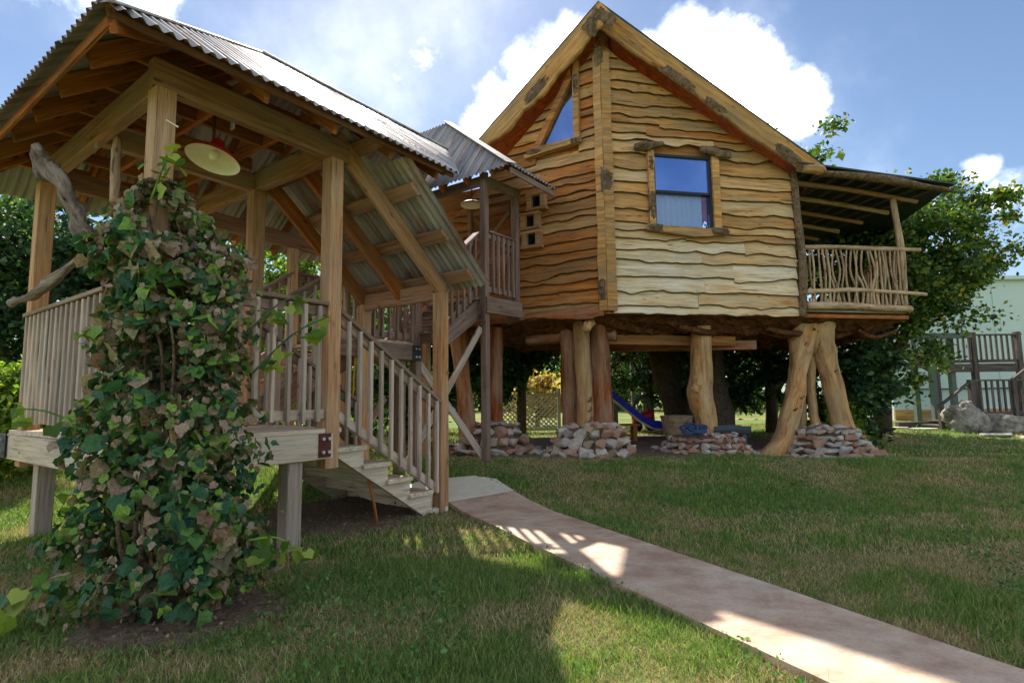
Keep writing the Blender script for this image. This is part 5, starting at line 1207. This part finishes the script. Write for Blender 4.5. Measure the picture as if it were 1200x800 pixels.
def simple_rail(parent, A, B, zl, zt, n, mat):
    A, B = Vector(A), Vector(B)
    beam('top_rail', A + UPV * zt, B + UPV * zt, .1, .04, mat, parent); beam('bottom_rail', A + UPV * zl, B + UPV * zl, .04, .08, mat, parent)
    for i in range(n): q_ = A.lerp(B, (i + .5) / n); beam('baluster', q_ + UPV * zl, q_ + UPV * zt, .05, .04, mat, parent, up=(1, 0, 0))
Y0 = 13.3
for x, zt in ((11.0, 1.42), (12.0, 1.42), (13.0, 1.42)): beam('post', (x, Y0, .1), (x, Y0, zt + .04), .12, .12, M_DARKDECK, bs, up=(1, 0, 0))
simple_rail(bs, (11.0, Y0, 0), (13.0, Y0, 0), .66, 1.44, 14, M_DARKDECK); beam('rim', (10.95, Y0, .46), (13.1, Y0, .46), .06, .22, M_DARKDECK, bs)
boxw('platform', 11.0, 13.1, Y0 + .04, 14.6, .50, .55, M_DARKDECK, bs)
beam('handrail', (11.0, Y0, 1.42), (10.22, Y0, .86), .08, .05, M_DARKDECK, bs); beam('stringer', (11.0, Y0, .5), (10.15, Y0, .1), .05, .22, M_DARKDECK, bs); beam('post', (10.22, Y0, .1), (10.22, Y0, .88), .1, .1, M_DARKDECK, bs, up=(1, 0, 0))
for k in range(2): boxw('tread', 10.45 + k * .28, 10.76 + k * .28, Y0 + .03, 14.5, .33 + k * .1, .37 + k * .1, M_DARKDECK, bs)
Y1 = 14.7
for x in (11.9 - .65, 12.3, 13.5): beam('post', (x, Y1, .1), (x, Y1, 2.75), .13, .13, M_DARKDECK, bs, up=(1, 0, 0))
simple_rail(bs, (11.25, Y1, 0), (13.6, Y1, 0), 1.98, 2.68, 16, M_DARKDECK); beam('rim', (11.2, Y1, 1.80), (13.6, Y1, 1.80), .06, .22, M_DARKDECK, bs)
boxw('platform', 11.25, 13.6, Y1 + .04, 15.9, 1.86, 1.9, M_DARKDECK, bs)
beam('stringer', (11.25, Y1, 1.74), (9.6, Y1, 2.75), .05, .24, M_DARKDECK, bs)
for k in range(5): boxw('tread', 10.9 - k * .29, 11.22 - k * .29, Y1 - .02, 15.8, 1.93 + k * .175, 1.97 + k * .175, M_DARKDECK, bs)
beam('handrail', (12.0, Y0 + .01, 1.44), (13.3, Y0 + .01, 2.35), .08, .06, M_DARKDECK, bs); beam('stringer', (12.1, Y0 + .3, .5), (13.6, Y0 + .3, 1.6), .05, .24, M_DARKDECK, bs)
def boulder(label, x, y, sx, sy, sz, seed):
    bm = bmesh.new(); bmesh.ops.create_icosphere(bm, subdivisions=4, radius=1)
    for v in bm.verts:
        k = 1 + .35 * fbm(v.co.x * 1.3 + seed, v.co.y * 1.3, v.co.z * 1.3) + .16 * fbm(v.co.x * 5, v.co.y * 5 + seed, v.co.z * 5)
        v.co = Vector((v.co.x * sx * k, v.co.y * sy * k, v.co.z * sz * k))
    me = bpy.data.meshes.new('boulder'); bm.to_mesh(me); bm.free(); me.materials.append(M_BOULDER); me.polygons.foreach_set('use_smooth', [True] * len(me.polygons))
    tag(put(bpy.data.objects.new('boulder', me), None, Matrix.Translation((x, y, gz(x, y) + sz * .6))), label, 'boulder')
boulder('tall pitted limestone boulder at the foot of the dark back stairs', 10.35, 12.75, .40, .34, .42, 3)
boulder('long low pitted limestone boulder in front of the back stairs', 11.15, 12.6, .62, .3, .24, 9)
boulder('flat grey limestone block ending the row of boulders', 12.2, 12.3, .55, .35, .16, 17)
M_FLAG = plain('flagstone', srgb(190, 186, 172), .85, 0, .12, 9.)
for i, (x, y, w) in enumerate(((10.0, 13.6, .34), (10.35, 12.0, .34), (10.9, 11.6, .38), (11.4, 11.3, .36), (9.75, 14.2, .3))):
    vs, fs = [], []; n = 9
    for k, z in enumerate((.0, .035)):
        for j in range(n): a_ = 6.283 * j / n; r_ = w * (1 + .18 * fbm(math.cos(a_) + i * 5, math.sin(a_))); vs.append((x + r_ * math.cos(a_), y + .6 * r_ * math.sin(a_), gz(x, y) + z))
    fs = [tuple(range(n, 2 * n)), tuple(range(n - 1, -1, -1))] + [(j, (j + 1) % n, (j + 1) % n + n, j + n) for j in range(n)]
    tag(mk('stepping_stone', vs, fs, M_FLAG), 'flat pale stepping stone set in the lawn towards the back stairs', 'stone', 'stepping stones in the far lawn')

# ------------------------------------------------------------------ grass
def on_path(x, y):
    d = (x - PA.x) * pd.x + (y - PA.y) * pd.y; o = (x - PA.x) * pn.x + (y - PA.y) * pn.y
    on = (np.abs(o - .02) < PW / 2 - .005) & (d > -.1)
    pad = ((x + .78) ** 2 / .66 ** 2 + (y - 6.5) ** 2 / .62 ** 2) < 1
    return on | pad
def bare(x, y):
    e = np.zeros(len(x), bool)
    for cx, cy, rx, ry, ro in ((2.1, 10.6, 4.2, 2.35, 4), (-1.75, 5.75, .95, .75, 20), (-1.85, 3.2, .56, .43, 20)):
        dx, dy = x - cx, y - cy; c, s = math.cos(rad(ro)), math.sin(rad(ro)); a, b = dx * c + dy * s, -dx * s + dy * c
        e |= (a / rx) ** 2 + (b / ry) ** 2 < rng.uniform(.45, 1.05, len(x))
    return e
def patchiness(x, y, f, seed):
    return np.array([fbm(a * f, b * f, seed, 3) for a, b in zip(x, y)])
def scatter(n, y0, y1):
    # uniform over the wedge the lawn occupies, a little wider than any view from nearby
    y = np.sqrt(rng.uniform(y0 ** 2, y1 ** 2, n)); x = rng.uniform(-1.15, 1.25, n) * y
    return x, y
def blades(name, label, x, y, h, wd, bendv, mat):
    n = len(x); z = gz_np(x, y) - .012
    a = rng.uniform(0, 2 * np.pi, n); ca, sa = np.cos(a), np.sin(a); b = rng.uniform(0, 2 * np.pi, n); bl_ = h * bendv * rng.uniform(.2, 1.2, n)
    base = np.stack([x, y, z], 1); side = np.stack([ca, sa, np.zeros(n)], 1) * (wd / 2)[:, None]
    mid = base + np.stack([np.cos(b) * bl_ * .35, np.sin(b) * bl_ * .35, h * .6], 1); tip = base + np.stack([np.cos(b) * bl_, np.sin(b) * bl_, h], 1)
    V = np.stack([base - side, base + side, mid + side * .7, tip, mid - side * .7], 1).reshape(-1, 3)
    F = (np.arange(n)[:, None] * 5)[:, :, None] + np.array([[0, 1, 2], [0, 2, 4], [4, 2, 3]])[None]
    return tag(soup(name, V, F.reshape(-1, 3), mat), label, 'grass', kind='stuff')
M_GGREEN = leafmat('grass_green', [(0, srgb(74, 104, 50)), (.5, srgb(112, 142, 72)), (.85, srgb(146, 168, 92)), (1, srgb(180, 180, 110))], .3, (1.1, 1.2, .5))
M_GSTRAW = leafmat('grass_straw', [(0, srgb(122, 114, 74)), (.5, srgb(176, 162, 114)), (1, srgb(212, 196, 152))], .25, (1.1, 1.0, .7))
M_CLOVER = leafmat('clover', [(0, srgb(58, 98, 50)), (.6, srgb(92, 138, 72)), (1, srgb(128, 164, 88))], .3)
for (n, y0, y1, h, wd) in ((190000, 1.7, 4.2, .036, .0042), (170000, 4.2, 8.6, .042, .007), (70000, 8.6, 17, .05, .013)):
    x, y = scatter(n, y0, y1); k = ~(on_path(x, y) | bare(x, y)); x, y = x[k], y[k]
    pz = patchiness(x, y, .9, 4) + .5 * patchiness(x, y, 3.3, 8); g = pz * 1.2 + rng.normal(0, .22, len(x)) > -.05
    hh = h * rng.lognormal(0, .3, len(x)) * (1 + .3 * np.clip(pz, -.5, .5))
    blades('grass', 'green blades of the mown lawn', x[g], y[g], hh[g], np.full(g.sum(), wd), .8, M_GGREEN)
    blades('grass', 'dry straw-coloured blades of the mown lawn', x[~g], y[~g], hh[~g] * .8, np.full((~g).sum(), wd), 1.1, M_GSTRAW)
def clover():
    x, y = scatter(60000, 1.8, 8.0); k = ~(on_path(x, y) | bare(x, y)); x, y = x[k], y[k]
    g = patchiness(x, y, .75, 21) + .4 * patchiness(x, y, 2.5, 31) > .20; x, y = x[g], y[g]; n = len(x)
    Pp = np.stack([x, y, gz_np(x, y) + rng.uniform(.012, .045, n)], 1); V, F = leaf_cloud(Pp, n, .021, hang=0)
    tag(soup('clover', V, F, M_CLOVER), 'low broad-leaved weeds patching the lawn', 'weeds', kind='stuff')
clover()
def litter():
    n = 900; a = rng.uniform(0, 6.28, n); r_ = np.sqrt(rng.uniform(0, 1, n)); w_ = rng.random(n) < .5
    x = np.where(w_, -1.75 + r_ * 1.0 * np.cos(a), -1.85 + r_ * .7 * np.cos(a)); y = np.where(w_, 5.75 + r_ * .8 * np.sin(a), 3.15 + r_ * .6 * np.sin(a))
    Pp = np.stack([x, y, gz_np(x, y) + .045 + rng.uniform(0, .015, n)], 1); V, F = leaf_cloud(Pp, n, .022, hang=0)
    tag(soup('leaf_litter', V, F, leafmat('dry_leaf', [(0, srgb(60, 44, 32)), (.6, srgb(116, 90, 64)), (1, srgb(160, 134, 104))], .1)), 'dry fallen leaves on the bare soil', 'leaves', kind='stuff')
litter()
